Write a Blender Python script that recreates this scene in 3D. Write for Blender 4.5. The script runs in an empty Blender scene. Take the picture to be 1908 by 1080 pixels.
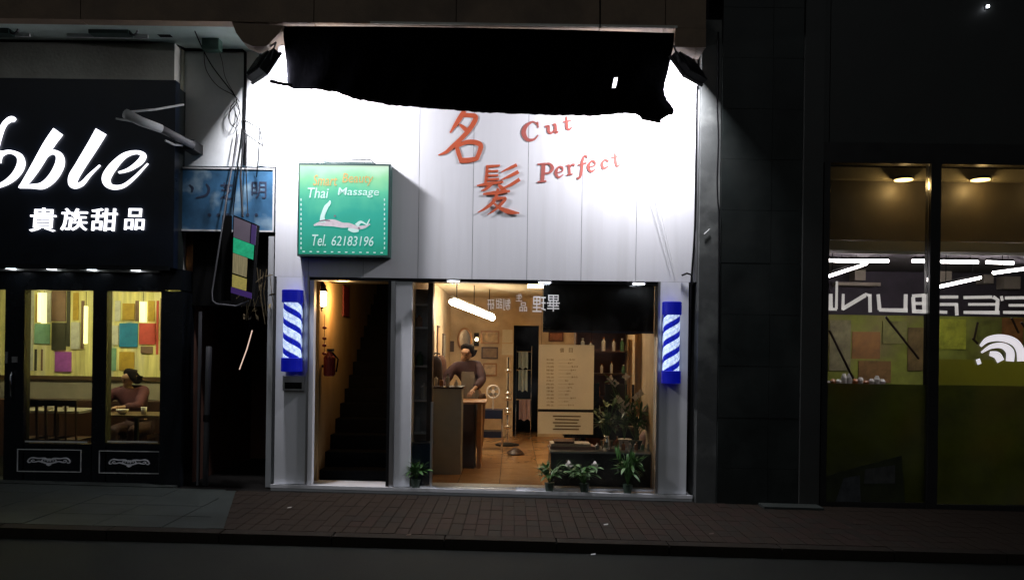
import bpy, bmesh, math, random
from mathutils import Vector, Matrix
random.seed(7)
R_ = math.radians
S = bpy.context.scene
COL = S.collection

# ------------------------------------------------------------ camera, sky, light, exposure
cam = bpy.data.cameras.new('camera'); camo = bpy.data.objects.new('camera', cam); COL.objects.link(camo)
camo.location = (0, -9, 1.6); camo.rotation_euler = (R_(90), R_(-0.8), 0)
cam.sensor_width = 36; cam.lens = 36*1512/1908; cam.shift_y = 111/1908
cam.clip_start = .05; cam.clip_end = 400
S.camera = camo
W = bpy.data.worlds.new('World'); S.world = W; W.use_nodes = True
nt = W.node_tree; sky = nt.nodes.new('ShaderNodeTexSky'); sky.sky_type = 'NISHITA'; sky.sun_disc = False
sky.sun_elevation = R_(-4); sky.sun_rotation = R_(160)
nt.nodes['Background'].inputs['Strength'].default_value = .05
nt.links.new(sky.outputs[0], nt.nodes['Background'].inputs[0])
sun = bpy.data.lights.new('street_glow', 'SUN'); sun.energy = .19; sun.angle = R_(60); sun.color = (.92, .97, 1)
so = bpy.data.objects.new('street_glow', sun); COL.objects.link(so); so.rotation_euler = (R_(52), 0, R_(-12))
S.view_settings.view_transform = 'Standard'; S.view_settings.look = 'None'
S.view_settings.exposure = 0; S.view_settings.gamma = 1; S.view_settings.use_curve_mapping = False
S.cycles.max_bounces = 6; S.cycles.transparent_max_bounces = 12; S.cycles.sample_clamp_indirect = 4
S.cycles.caustics_reflective = False; S.cycles.caustics_refractive = False

# ------------------------------------------------------------ helpers
TH = R_(0.8); CT, ST = math.cos(TH), math.sin(TH)
def P(px, py, Y=0.0):
    u, v = px-954, 651-py; d = 9+Y
    return (u*CT-v*ST)*d/1512, 1.6+(v*CT+u*ST)*d/1512
def PV(px, py, Y=0.0):
    x, z = P(px, py, Y); return Vector((x, Y, z))
def RC(x0, y0, x1, y1, Y=0.0):
    ym, xm = (y0+y1)/2, (x0+x1)/2
    return P(x0, ym, Y)[0], P(x1, ym, Y)[0], P(xm, y1, Y)[1], P(xm, y0, Y)[1]
def gz(x): return -0.012 - 0.0125*x          # the street falls gently to one side

def mat(name, col, rough=.6, metal=0., var=.12, scale=6., bump=0., bscale=60., emit=None, es=0., spec=.5, stretch=(1, 1, 1), grime=None, gscale=1.6):
    m = bpy.data.materials.new(name); m.use_nodes = True; t = m.node_tree; b = t.nodes['Principled BSDF']
    b.inputs['Base Color'].default_value = (*col, 1); b.inputs['Roughness'].default_value = rough
    b.inputs['Metallic'].default_value = metal; b.inputs['Specular IOR Level'].default_value = spec
    tc = t.nodes.new('ShaderNodeTexCoord'); mp = t.nodes.new('ShaderNodeMapping'); mp.inputs['Scale'].default_value = stretch
    t.links.new(tc.outputs['Object'], mp.inputs[0])
    if var > 0:
        n = t.nodes.new('ShaderNodeTexNoise'); n.inputs['Scale'].default_value = scale; n.inputs['Detail'].default_value = 6
        n.inputs['Roughness'].default_value = .65; t.links.new(mp.outputs[0], n.inputs['Vector'])
        r = t.nodes.new('ShaderNodeMapRange'); r.inputs['From Min'].default_value = .25; r.inputs['From Max'].default_value = .75
        r.inputs['To Min'].default_value = 1-var; r.inputs['To Max'].default_value = 1+var
        t.links.new(n.outputs['Fac'], r.inputs['Value'])
        x = t.nodes.new('ShaderNodeMix'); x.data_type = 'RGBA'; x.blend_type = 'MULTIPLY'; x.inputs['Factor'].default_value = 1
        x.inputs[6].default_value = (*col, 1); t.links.new(r.outputs[0], x.inputs[7]); out = x.outputs[2]
        if grime:
            g = t.nodes.new('ShaderNodeTexNoise'); g.inputs['Scale'].default_value = gscale; g.inputs['Detail'].default_value = 8
            t.links.new(mp.outputs[0], g.inputs['Vector'])
            gr = t.nodes.new('ShaderNodeMapRange'); gr.inputs['From Min'].default_value = .5; gr.inputs['From Max'].default_value = .68
            gr.inputs['To Max'].default_value = .8; t.links.new(g.outputs['Fac'], gr.inputs['Value'])
            y = t.nodes.new('ShaderNodeMix'); y.data_type = 'RGBA'; t.links.new(gr.outputs[0], y.inputs['Factor'])
            t.links.new(out, y.inputs[6]); y.inputs[7].default_value = (*grime, 1); out = y.outputs[2]
        t.links.new(out, b.inputs['Base Color'])
        rr = t.nodes.new('ShaderNodeMapRange'); rr.inputs['To Min'].default_value = max(.02, rough-.1); rr.inputs['To Max'].default_value = min(1, rough+.1)
        t.links.new(n.outputs['Fac'], rr.inputs['Value']); t.links.new(rr.outputs[0], b.inputs['Roughness'])
    if bump > 0:
        n2 = t.nodes.new('ShaderNodeTexNoise'); n2.inputs['Scale'].default_value = bscale; n2.inputs['Detail'].default_value = 5
        t.links.new(mp.outputs[0], n2.inputs['Vector'])
        bp = t.nodes.new('ShaderNodeBump'); bp.inputs['Strength'].default_value = bump; bp.inputs['Distance'].default_value = .01
        t.links.new(n2.outputs['Fac'], bp.inputs['Height']); t.links.new(bp.outputs[0], b.inputs['Normal'])
    if es > 0:
        b.inputs['Emission Color'].default_value = (*(emit or col), 1); b.inputs['Emission Strength'].default_value = es
    return m

def glass(name, tint=(.9, .95, .95), gl=1.0, rough=.02, dirt=.03):
    m = bpy.data.materials.new(name); m.use_nodes = True; t = m.node_tree; t.nodes.remove(t.nodes['Principled BSDF'])
    tr = t.nodes.new('ShaderNodeBsdfTransparent'); tr.inputs[0].default_value = (*tint, 1)
    g = t.nodes.new('ShaderNodeBsdfGlossy'); g.inputs['Roughness'].default_value = rough
    f = t.nodes.new('ShaderNodeFresnel'); f.inputs[0].default_value = 1.45
    mu = t.nodes.new('ShaderNodeMath'); mu.operation = 'MULTIPLY'; mu.inputs[1].default_value = gl; t.links.new(f.outputs[0], mu.inputs[0])
    mx = t.nodes.new('ShaderNodeMixShader'); t.links.new(mu.outputs[0], mx.inputs[0]); t.links.new(tr.outputs[0], mx.inputs[1]); t.links.new(g.outputs[0], mx.inputs[2])
    df = t.nodes.new('ShaderNodeBsdfDiffuse'); df.inputs[0].default_value = (.5, .5, .48, 1)
    nz = t.nodes.new('ShaderNodeTexNoise'); nz.inputs['Scale'].default_value = 2.2; nz.inputs['Detail'].default_value = 7
    tc = t.nodes.new('ShaderNodeTexCoord'); t.links.new(tc.outputs['Object'], nz.inputs['Vector'])
    mr = t.nodes.new('ShaderNodeMapRange'); mr.inputs['From Min'].default_value = .4; mr.inputs['From Max'].default_value = .8; mr.inputs['To Max'].default_value = dirt*2
    t.links.new(nz.outputs['Fac'], mr.inputs['Value'])
    m2 = t.nodes.new('ShaderNodeMixShader'); t.links.new(mr.outputs[0], m2.inputs[0]); t.links.new(mx.outputs[0], m2.inputs[1]); t.links.new(df.outputs[0], m2.inputs[2])
    t.links.new(m2.outputs[0], t.nodes['Material Output'].inputs[0])
    return m

def wloc(o):
    v = Vector((0, 0, 0))
    while o is not None: v += o.location; o = o.parent
    return v

class MB:
    def __init__(s): s.v = []; s.f = []
    def add(s, vs, fs):
        n = len(s.v); s.v += [Vector(v) for v in vs]; s.f += [tuple(n+i for i in f) for f in fs]; return s
    def box(s, x0, x1, y0, y1, z0, z1, M=None):
        x0, x1 = min(x0, x1), max(x0, x1); y0, y1 = min(y0, y1), max(y0, y1); z0, z1 = min(z0, z1), max(z0, z1)
        vs = [Vector((x, y, z)) for z in (z0, z1) for y in (y0, y1) for x in (x0, x1)]
        if M is not None: vs = [M @ v for v in vs]
        return s.add(vs, [(0, 2, 3, 1), (4, 5, 7, 6), (0, 1, 5, 4), (2, 6, 7, 3), (0, 4, 6, 2), (1, 3, 7, 5)])
    def quad(s, a, b, c, d): return s.add([a, b, c, d], [(0, 1, 2, 3)])
    def poly(s, pts, Y, t):                      # outline in (x, z), extruded from Y back by t; given counterclockwise seen from the street
        n = len(pts)
        return s.add([(x, Y, z) for x, z in pts]+[(x, Y+t, z) for x, z in pts],
                     [tuple(range(n)), tuple(range(2*n-1, n-1, -1))]+[(i, n+i, n+(i+1) % n, (i+1) % n) for i in range(n)])
    def tube(s, pts, r, n=8, r1=None):
        pts = [Vector(p) for p in pts]; k = len(pts); vs = []; fs = []; up = None
        for i, p in enumerate(pts):
            d = (pts[min(i+1, k-1)]-pts[max(i-1, 0)]).normalized()
            if up is None: up = Vector((0, 0, 1)) if abs(d.z) < .9 else Vector((0, 1, 0))
            a = d.cross(up).normalized(); b = a.cross(d).normalized(); up = b
            rr = r if r1 is None else r+(r1-r)*i/(k-1)
            if isinstance(r, (list, tuple)): rr = r[i]
            vs += [p+(a*math.cos(2*math.pi*j/n)+b*math.sin(2*math.pi*j/n))*rr for j in range(n)]
        for i in range(k-1):
            for j in range(n):
                fs.append((i*n+j, i*n+(j+1) % n, (i+1)*n+(j+1) % n, (i+1)*n+j))
        fs.append(tuple(range(n-1, -1, -1))); fs.append(tuple((k-1)*n+j for j in range(n)))
        return s.add(vs, fs)
    def lathe(s, c, prof, n=16, arc=None):       # prof: (radius, z) from bottom to top about the vertical through c
        vs = []; fs = []; k = len(prof)
        for r, z in prof: vs += [Vector(c)+Vector((r*math.cos(2*math.pi*j/n), r*math.sin(2*math.pi*j/n), z)) for j in range(n)]
        for i in range(k-1):
            for j in range(n): fs.append((i*n+j, i*n+(j+1) % n, (i+1)*n+(j+1) % n, (i+1)*n+j))
        fs.append(tuple(range(n-1, -1, -1))); fs.append(tuple((k-1)*n+j for j in range(n)))
        return s.add(vs, fs)
    def build(s, name, m, parent=None, origin=None, smooth=False):
        me = bpy.data.meshes.new(name)
        if origin is None and parent is None:
            xs = [v.x for v in s.v]; ys = [v.y for v in s.v]; zs = [v.z for v in s.v]
            origin = ((min(xs)+max(xs))/2, (min(ys)+max(ys))/2, min(zs))
        off = wloc(parent) if parent is not None else Vector(origin)
        if parent is not None and origin is not None: off = Vector(origin)
        me.from_pydata([v-off for v in s.v], [], s.f); me.update(); me.materials.append(m)
        if smooth: me.polygons.foreach_set('use_smooth', [True]*len(me.polygons))
        o = bpy.data.objects.new(name, me); COL.objects.link(o)
        if parent is not None:
            o.parent = parent; o.location = off-wloc(parent)
        else: o.location = off
        return o
def tag(o, label=None, cat=None, group=None, kind=None):
    if label: o['label'] = label
    if cat: o['category'] = cat
    if group: o['group'] = group
    if kind: o['kind'] = kind
    return o
def root(name, loc, label, cat, group=None):
    o = bpy.data.objects.new(name, None); COL.objects.link(o); o.location = loc; o.empty_display_size = .1
    return tag(o, label, cat, group)
def bx(name, m, parent, *a, **k): return MB().box(*a).build(name, m, parent, **k)
def copy_tree(o, parent=None):
    kids = [c for c in COL.objects if c.parent == o]
    c = o.copy(); COL.objects.link(c)
    if parent is not None: c.parent = parent
    for k in kids: copy_tree(k, c)
    return c
def catmull(pts, n=6):
    out = []; k = len(pts)
    for i in range(k-1):
        p0, p1, p2, p3 = (pts[max(i-1, 0)], pts[i], pts[i+1], pts[min(i+2, k-1)])
        for j in range(n):
            t = j/n
            out.append(tuple(.5*((2*b)+(-a+c)*t+(2*a-5*b+4*c-d)*t*t+(-a+3*b-3*c+d)*t**3) for a, b, c, d in zip(p0, p1, p2, p3)))
    out.append(tuple(pts[-1])); return out
def stroke(mb, pts, Y, t=.02, sm=6, mapf=None, caps=True):
    """pts: (x, y, width) in drawing coordinates, mapf turns them into wall coordinates (x, z, width)."""
    q = [mapf(*p) for p in pts]
    q = catmull(q, sm) if sm > 1 and len(q) > 2 else q
    L, Rr = [], []
    for i, (x, z, w) in enumerate(q):
        a = q[max(i-1, 0)]; b = q[min(i+1, len(q)-1)]
        d = Vector((b[0]-a[0], b[1]-a[1])); d = d.normalized() if d.length > 1e-9 else Vector((1, 0)); nrm = Vector((-d.y, d.x))*max(w, .0015)/2
        L.append((x+nrm.x, z+nrm.y)); Rr.append((x-nrm.x, z-nrm.y))
    n = len(q); vs = [(x, Y, z) for x, z in L]+[(x, Y, z) for x, z in Rr]+[(x, Y+t, z) for x, z in L]+[(x, Y+t, z) for x, z in Rr]
    fs = []
    for i in range(n-1):
        fs += [(i, n+i, n+i+1, i+1), (2*n+i, 2*n+i+1, 3*n+i+1, 3*n+i), (i, i+1, 2*n+i+1, 2*n+i), (n+i+1, n+i, 3*n+i, 3*n+i+1)]
    fs += [(0, 2*n, 3*n, n), (n-1, 2*n-1, 4*n-1, 3*n-1)]
    mb.add(vs, fs)
def glyph(strokes, Y, mapf, m, parent, name='letter', t=.02, sm=6):
    mb = MB()
    for i, s_ in enumerate(strokes): stroke(mb, s_, Y-.0006*i, t, sm, mapf)
    return mb.build(name, m, parent)
def text(body, x0, x1, z0, z1, Y, m, parent, name='letter', bold=0., ext=.01, shear=0., mirror=False, keep=False):
    c = bpy.data.curves.new('glyph', 'FONT'); c.body = body; c.size = 1; c.offset = bold; c.extrude = .001; c.resolution_u = 3
    o = bpy.data.objects.new('glyph', c); COL.objects.link(o)
    me = bpy.data.meshes.new_from_object(o); bpy.data.objects.remove(o)
    xs = [v.co.x for v in me.vertices]; ys = [v.co.y for v in me.vertices]
    if not xs: return None
    ax, bx_, ay, by = min(xs), max(xs), min(ys), max(ys)
    sx = (x1-x0)/(bx_-ax); sz = (z1-z0)/(by-ay)
    if keep: sx = sz = min(sx, sz)
    off = wloc(parent)
    for v in me.vertices:
        nx = x0+(v.co.x-ax)*sx; nz = z0+(v.co.y-ay)*sz
        if mirror: nx = x0+x1-nx
        nx += (nz-z0)*shear
        yy = Y if v.co.z > 0 else Y+ext
        v.co = Vector((nx, yy, nz))-off
    me.materials.clear(); me.materials.append(m); me.name = name
    o = bpy.data.objects.new(name, me); COL.objects.link(o); o.parent = parent
    return o

# ------------------------------------------------------------ materials
M = {}
M['asphalt'] = mat('asphalt', (.015, .017, .014), .85, spec=.15, var=.4, scale=2, bump=.5, bscale=180, grime=(.010, .011, .010), gscale=.7)
M['brick'] = [mat('brick_%s' % n, c, .85, spec=.15, var=.3, scale=9, bump=.4, bscale=90) for n, c in (('red', (.027, .017, .013)), ('brown', (.024, .017, .012)), ('grey', (.021, .017, .013)))]
M['joint'] = mat('joint_mortar', (.012, .011, .010), .9, bump=.3, spec=.1)
M['kerb'] = mat('kerb_granite', (.022, .018, .014), .85, spec=.1, var=.2, scale=12, bump=.3)
M['tilegrey'] = mat('pavement_tile', (.038, .045, .041), .75, spec=.15, var=.3, scale=4, bump=.2, grime=(.026, .030, .027))
M['white'] = mat('white_enamel', (.78, .79, .82), .5, var=.03, scale=3, bump=.03, bscale=12, grime=(.70, .705, .72), gscale=1.1, stretch=(5, 5, .35))
M['seam'] = mat('dark_seam', (.22, .23, .25), .7)
M['pillar'] = mat('grey_white_panel', (.80, .82, .86), .5, var=.05, scale=3, bump=.05, grime=(.68, .70, .72))
M['silver'] = mat('brushed_aluminium', (.62, .63, .65), .32, 1., var=.08, scale=20, stretch=(1, 1, .1))
M['chrome'] = mat('chrome', (.8, .8, .8), .08, 1., var=0)
M['plaster'] = mat('old_plaster', (.68, .67, .60), .85, var=.12, scale=5, bump=.3, bscale=30, grime=(.44, .43, .37), gscale=1.1)
M['plaster2'] = mat('darkened_painted_plaster', (.36, .375, .385), .8, var=.08, scale=4, bump=.2, bscale=30, grime=(.29, .30, .29), gscale=1.3, stretch=(2, 2, .5))  # colour darkened to paint the shade on the wall near the floodlight
M['soffit'] = mat('green_grey_soffit', (.50, .60, .55), .85, var=.12, scale=5, bump=.2, grime=(.32, .38, .33))
M['canopy'] = mat('brown_canopy_stone', (.20, .135, .085), .7, var=.2, scale=4, bump=.3, grime=(.11, .075, .05))
M['black'] = mat('black_gloss_paint', (.008, .010, .013), .25, spec=.35, var=.1, scale=4)
M['bluesign'] = mat('black_blue_board', (.006, .010, .020), .3, var=.6, scale=1.5, spec=.35)
M['cloth'] = mat('black_tarpaulin', (.0016, .0016, .002), .95, var=.3, scale=8, bump=.3, bscale=22, spec=.0)
M['dullpipe'] = mat('dull_grey_metal', (.12, .12, .13), .6)
M['blackmetal'] = mat('black_metal', (.02, .02, .022), .4, .6)
M['cable'] = mat('black_cable', (.008, .008, .009), .9, spec=.05)
M['pipe'] = mat('grey_pipe', (.55, .56, .56), .5)
M['darktile'] = mat('dark_green_tile', (.015, .019, .018), .4, spec=.3, var=.5, scale=1.7, bump=.05, grime=(.028, .032, .03))
M['darkplaster'] = mat('peeling_grey_plaster', (.055, .06, .058), .85, var=.3, scale=4, bump=.12, grime=(.16, .17, .16), gscale=2.2)
M['darkframe'] = mat('dark_window_frame', (.018, .018, .018), .35)
M['darkstone'] = mat('dark_stone_cladding', (.025, .027, .025), .5, var=.15, scale=2)
M['red'] = mat('red_orange_letter', (.62, .12, .05), .5, var=.1, scale=12, emit=(.7, .1, .04), es=.0)
M['maroon'] = mat('maroon_letter', (.45, .12, .10), .5, var=.1, scale=12)
M['lit'] = mat('lit_letter_white', (.9, .9, .95), .5, var=0, emit=(.93, .93, 1), es=2.4)
M['lamp_cool'] = mat('cool_lamp', (1, 1, 1), .5, var=0, emit=(.85, .9, 1), es=14)
M['lamp_warm'] = mat('warm_lamp', (1, 1, 1), .5, var=0, emit=(1, .62, .25), es=12)
M['lamp_tube'] = mat('tube_lamp', (1, 1, 1), .5, var=0, emit=(1, .85, .66), es=66)
M['lamp_purple'] = mat('cool_tube', (1, 1, 1), .5, var=0, emit=(.97, .9, 1), es=34)
M['lantern'] = mat('lantern_glass', (1, .9, .7), .5, var=0, emit=(1, .68, .36), es=34)
M['wood'] = mat('warm_wood', (.36, .17, .06), .4, var=.25, scale=5, stretch=(.3, 1, 4))
M['darkwood'] = mat('dark_wood', (.05, .022, .012), .4, var=.3, scale=6, stretch=(1, 1, .2))
M['warmwall'] = mat('warm_wall', (.62, .47, .29), .75, var=.3, scale=3, grime=(.42, .30, .17))
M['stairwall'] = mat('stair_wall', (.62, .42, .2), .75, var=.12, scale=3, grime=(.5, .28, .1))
M['ceiling'] = mat('cream_ceiling', (.6, .5, .32), .8, var=.05)
M['floortile'] = [mat('floor_tile_%s' % n, c, .22, var=.12, scale=5) for n, c in (('amber', (.42, .22, .085)), ('honey', (.50, .28, .12)))]
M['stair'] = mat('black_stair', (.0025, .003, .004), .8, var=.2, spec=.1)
M['blue'] = mat('blue_plastic', (.008, .012, .30), .35, emit=(.0, .006, .5), es=.24)
M['navy'] = mat('navy_plastic', (.01, .02, .06), .4)
M['counter'] = mat('grey_counter', (.34, .36, .34), .5, var=.1)
M['paper'] = mat('cream_paper', (.86, .76, .56), .8, var=.04, scale=3, emit=(.75, .5, .2), es=0)
_t = M['paper'].node_tree; _tr = _t.nodes.new('ShaderNodeBsdfTranslucent'); _tr.inputs[0].default_value = (1, .86, .62, 1); _mx = _t.nodes.new('ShaderNodeMixShader'); _mx.inputs[0].default_value = .6
_t.links.new(_t.nodes['Principled BSDF'].outputs[0], _mx.inputs[1]); _t.links.new(_tr.outputs[0], _mx.inputs[2]); _t.links.new(_mx.outputs[0], _t.nodes['Material Output'].inputs[0])
M['ink'] = mat('brown_ink', (.28, .17, .07), .8)
M['leaf'] = mat('green_leaf', (.05, .13, .03), .45, var=.3, scale=14)
M['leaf2'] = mat('pale_leaf', (.16, .26, .12), .45, var=.3, scale=14)
M['petal'] = mat('white_petal', (.75, .68, .62), .6)
M['pink'] = mat('pink_cloth', (.5, .34, .33), .85, bump=.3, bscale=14)
M['towel'] = mat('pale_towel', (.5, .58, .56), .9, bump=.4, bscale=30)
M['pot'] = mat('dark_green_pot', (.03, .055, .035), .5)
M['skin'] = mat('skin', (.34, .19, .12), .55, var=.05)
M['hair'] = mat('dark_hair', (.008, .005, .004), .8, spec=.15, var=.3, scale=30, stretch=(1, 1, .1))
M['shirt'] = mat('dark_maroon_shirt', (.045, .016, .02), .8, var=.15, bump=.3, bscale=18)
M['apron'] = mat('grey_apron', (.26, .23, .2), .8)
M['trousers'] = mat('brown_trousers', (.14, .07, .035), .8)
M['curtain'] = mat('amber_curtain', (.55, .34, .14), .8)
M['glass'] = glass('shop_glass', (.88, .9, .9), 1.0)
M['glassdark'] = glass('smoked_glass', (.8, .8, .76), 1.0)
M['yellow'] = mat('yellow_wallpaper', (.80, .74, .30), .8, var=.4, scale=3, stretch=(6, 1, .4), grime=(.72, .70, .52), gscale=1.2)
M['greywall'] = mat('grey_beige_wall', (.3, .27, .2), .8)
M['brown'] = mat('brown_rail', (.09, .05, .02), .5)
M['greenwall'] = mat('green_yellow_wall', (.30, .34, .05), .8, var=.6, scale=1.6, grime=(.34, .27, .13), gscale=1.1)
M['film'] = mat('dark_green_film', (.075, .09, .010), .3, var=.7, scale=1.4, grime=(.15, .10, .02), gscale=.9)
M['film2'] = mat('olive_film', (.18, .18, .012), .35, var=.2, scale=2)
M['vinyl'] = mat('glowing_white_vinyl', (.8, .8, .8), .5, var=.05, emit=(.95, .9, .95), es=.9)  # glow put into the lettering and emblem, neither is a lamp
M['glasschars'] = mat('glowing_glass_chars', (.7, .7, .7), .5, var=.05, emit=(.95, .9, .9), es=.28)
M['cream'] = mat('cream_board', (.5, .46, .34), .6, var=.1, scale=2)
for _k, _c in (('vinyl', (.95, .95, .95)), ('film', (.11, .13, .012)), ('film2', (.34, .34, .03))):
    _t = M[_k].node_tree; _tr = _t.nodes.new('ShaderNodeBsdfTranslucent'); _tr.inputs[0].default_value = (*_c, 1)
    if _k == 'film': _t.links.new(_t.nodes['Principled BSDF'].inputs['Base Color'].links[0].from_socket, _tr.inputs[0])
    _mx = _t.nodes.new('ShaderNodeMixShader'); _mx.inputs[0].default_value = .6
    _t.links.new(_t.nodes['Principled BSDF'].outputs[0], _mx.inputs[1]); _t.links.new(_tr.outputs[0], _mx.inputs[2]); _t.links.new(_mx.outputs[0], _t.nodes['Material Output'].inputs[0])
M['darkboard'] = mat('dark_brown_board', (.07, .06, .045), .5, var=.15)
M['redbrown'] = mat('red_brown_wall', (.13, .055, .035), .8, var=.3, scale=3, grime=(.06, .035, .025))
M['dk'] = mat('flat_black', (.005, .005, .005), .9, spec=.1)  # even near-black for recesses, cores and black fittings
M['purple'] = mat('purple_panel', (.12, .05, .35), .4, emit=(.25, .1, .7), es=.25)

# ------------------------------------------------------------ the ground
def slab(mb, x0, x1, y0, y1, h0, h1):           # a box that follows the slope of the street
    vs = [(x, y, gz(x)+h) for h in (h0, h1) for y in (y0, y1) for x in (x0, x1)]
    mb.add(vs, [(0, 2, 3, 1), (4, 5, 7, 6), (0, 1, 5, 4), (2, 6, 7, 3), (0, 4, 6, 2), (1, 3, 7, 5)])
mb = MB(); mb.add([(x, y, gz(x)-.085) for y in (-60, -2.15) for x in (-60, 60)], [(0, 1, 3, 2)])
tag(mb.build('road', M['asphalt'], None, (0, -9, gz(0)-.085)), kind='structure')
mb = MB(); mb.add([(x, y, gz(x)-.26) for y in (-62, 62) for x in (-62, 62)], [(0, 1, 3, 2)])
tag(mb.build('ground', M['joint'], None, (0, 0, -.3)), kind='structure')
mb = MB(); slab(mb, -14, 14, -2.0, 6, -.22, -.012)
pave = tag(mb.build('pavement', M['joint'], None, (0, -1, -.2)), kind='structure')
BW, BD = .115, .222
cands = []
for i in range(0, 110):
    for j in range(0, 8):
        x = -3.35+i*BW; y = -2.0+.008+j*(BD+.006)
        if y > -.2: continue
        if x+2.0*0 < -2.7 and False: continue
        if x+BW/2 < -3.1-(y+BD/2)*.28: continue    # slanting edge of the grey tiled part
        cands.append((x, y, i, j))
cands.sort(key=lambda c: abs(c[0]-1.3)+abs(c[1]+1.6)*1.5)
meshes = []
for k in range(3):
    for t_ in range(2):
        me = bpy.data.meshes.new('brick'); q = MB(); hw, hd = BW/2-.003, BD/2
        q.box(-hw, hw, -hd, hd, -.012, .0+.001*t_)
        sh = Vector((0, 0, 0)); vs = [Vector((v.x, v.y, v.z-.0125*v.x)) for v in q.v]
        me.from_pydata(vs, [], q.f); me.materials.append(M['brick'][k]); meshes.append(me)
rest = MB()
for n, (x, y, i, j) in enumerate(cands):
    cut = -3.1-(y+BD/2)*.28+.03
    if n < 300 and x-BW/2 > cut:
        o = bpy.data.objects.new('brick', random.choice(meshes)); COL.objects.link(o); o.parent = pave
        o.location = Vector((x, y+BD/2, gz(x)+random.uniform(-.0015, .0015)))-pave.location
    else:
        h = random.uniform(-.0015, .0015); vs0 = len(rest.v)
        slab(rest, max(x-BW/2+.003, cut), max(x+BW/2-.003, cut+.004), y, y+BD, -.012, h)
tag(rest.build('brick_paving', M['brick'][1], pave), kind='stuff')
q = MB(); a_, b_ = -3.1+.2*.28, -3.1+2.0*.28
q.add([(a_-.08, -.2, gz(a_)+.0035), (a_+.07, -.2, gz(a_)+.0035), (b_+.07, -1.99, gz(b_)+.0035), (b_-.08, -1.99, gz(b_)+.0035), (a_-.08, -.2, gz(a_)-.02), (a_+.07, -.2, gz(a_)-.02), (b_+.07, -1.99, gz(b_)-.02), (b_-.08, -1.99, gz(b_)-.02)], [(3, 2, 1, 0), (4, 5, 6, 7), (0, 1, 5, 4), (1, 2, 6, 5), (2, 3, 7, 6), (3, 0, 4, 7)])
q.build('edging_strip', M['tilegrey'], pave)
# concrete flags near the dessert shop
for i in range(10):
    for j in range(4):
        x0 = -8.4+i*.6; y0 = -2.0+.008+j*.47
        x1 = x0+.59; y1 = y0+.463
        l0, l1 = -3.1-y0*.28-.04, -3.1-y1*.28-.04
        if x0 > max(l0, l1)-.03: continue
        a0, a1 = max(x0+.004, min(x1, l0)), max(x0+.004, min(x1, l1)); h = random.uniform(0, .003)
        q = MB(); q.add([(x0, y0, gz(x0)-.012), (a0, y0, gz(a0)-.012), (x0, y1, gz(x0)-.012), (a1, y1, gz(a1)-.012), (x0, y0, gz(x0)+h), (a0, y0, gz(a0)+h), (x0, y1, gz(x0)+h), (a1, y1, gz(a1)+h)], [(0, 2, 3, 1), (4, 5, 7, 6), (0, 1, 5, 4), (2, 6, 7, 3), (0, 4, 6, 2), (1, 3, 7, 5)]); q.build('paving_tile', M['tilegrey'], pave)
kerb = MB(); slab(kerb, -14, 14, -2.14, -2.0, -.26, -.02)
kerb = tag(kerb.build('kerb', M['joint'], None, (0, -2.07, -.3)), kind='structure')
for i in range(24):
    x0 = -11+i*.95; q = MB(); slab(q, x0+.006, x0+.944, -2.155, -2.004, -.25, random.uniform(-.002, .003)); q.build('kerb_stone', M['kerb'], kerb)

for k_, (px_, py_, lab_) in enumerate(((1133, 974, 'tiny white paper scrap on the brick pavement before the striped pole'), (543, 958, 'tiny white scrap on the brick pavement before the stair doorway'), (1110, 1029, 'small pale scrap lying on the road beside the kerb'), (766, 1003, 'dark leaf lying on the kerb'), (1330, 986, 'dark leaf on the pavement before the dark pillar'))):
    hgt = 1.6-(-.10 if py_ > 1020 else -.02); d_ = 1512*hgt/(py_-651); Y_ = d_-9; X_ = (px_-954)*d_/1512; z_ = gz(X_)+(-.084 if py_ > 1020 else .002)
    q = MB(); q.add([(X_-.02, Y_-.015, z_), (X_+.02, Y_-.02, z_+.004), (X_+.025, Y_+.02, z_+.008), (X_-.015, Y_+.015, z_+.002)], [(0, 1, 2, 3)])
    tag(q.build('litter', M['white'] if k_ < 3 and False else (M['pipe'] if k_ < 3 else M['darkwood'])), lab_, 'litter')
# ------------------------------------------------------------ barber shop: facade
BZ = P(900, 917)[1]
XL = P(513, 400)[0]; XR = P(1296, 400)[0]
shop = root('barber_shop', ((XL+XR)/2, 0, gz(-.3)), 'narrow white panelled barber shop with a lit window and two striped poles', 'shop')
HB = P(900, 520)[1]                              # underside of the white panelling
bx('wall_backing', M['seam'], shop, XL, XR, .012, .12, HB+.002, 4.94)
seams = [513, 576, 678, 780, 881, 983, 1084, 1186, 1296]
for a, b in zip(seams, seams[1:]):
    xa, xb = P(a, 400)[0]+.0025, P(b, 400)[0]-.0025
    MB().box(xa, xb, 0, .012, HB, 4.935).build('wall_panel', M['white'], shop)
bx('metal_trim', M['silver'], shop, XR, XR+.018, -.03, .05, HB, 4.5)
bx('lintel', M['blackmetal'], shop, XL+.3, XR-.32, .015, .2, HB-.035, HB-.001)
bx('ceiling', M['ceiling'], shop, P(745, 700)[0], XR-.02, .201, 6.2, 2.56, 2.6)
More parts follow.
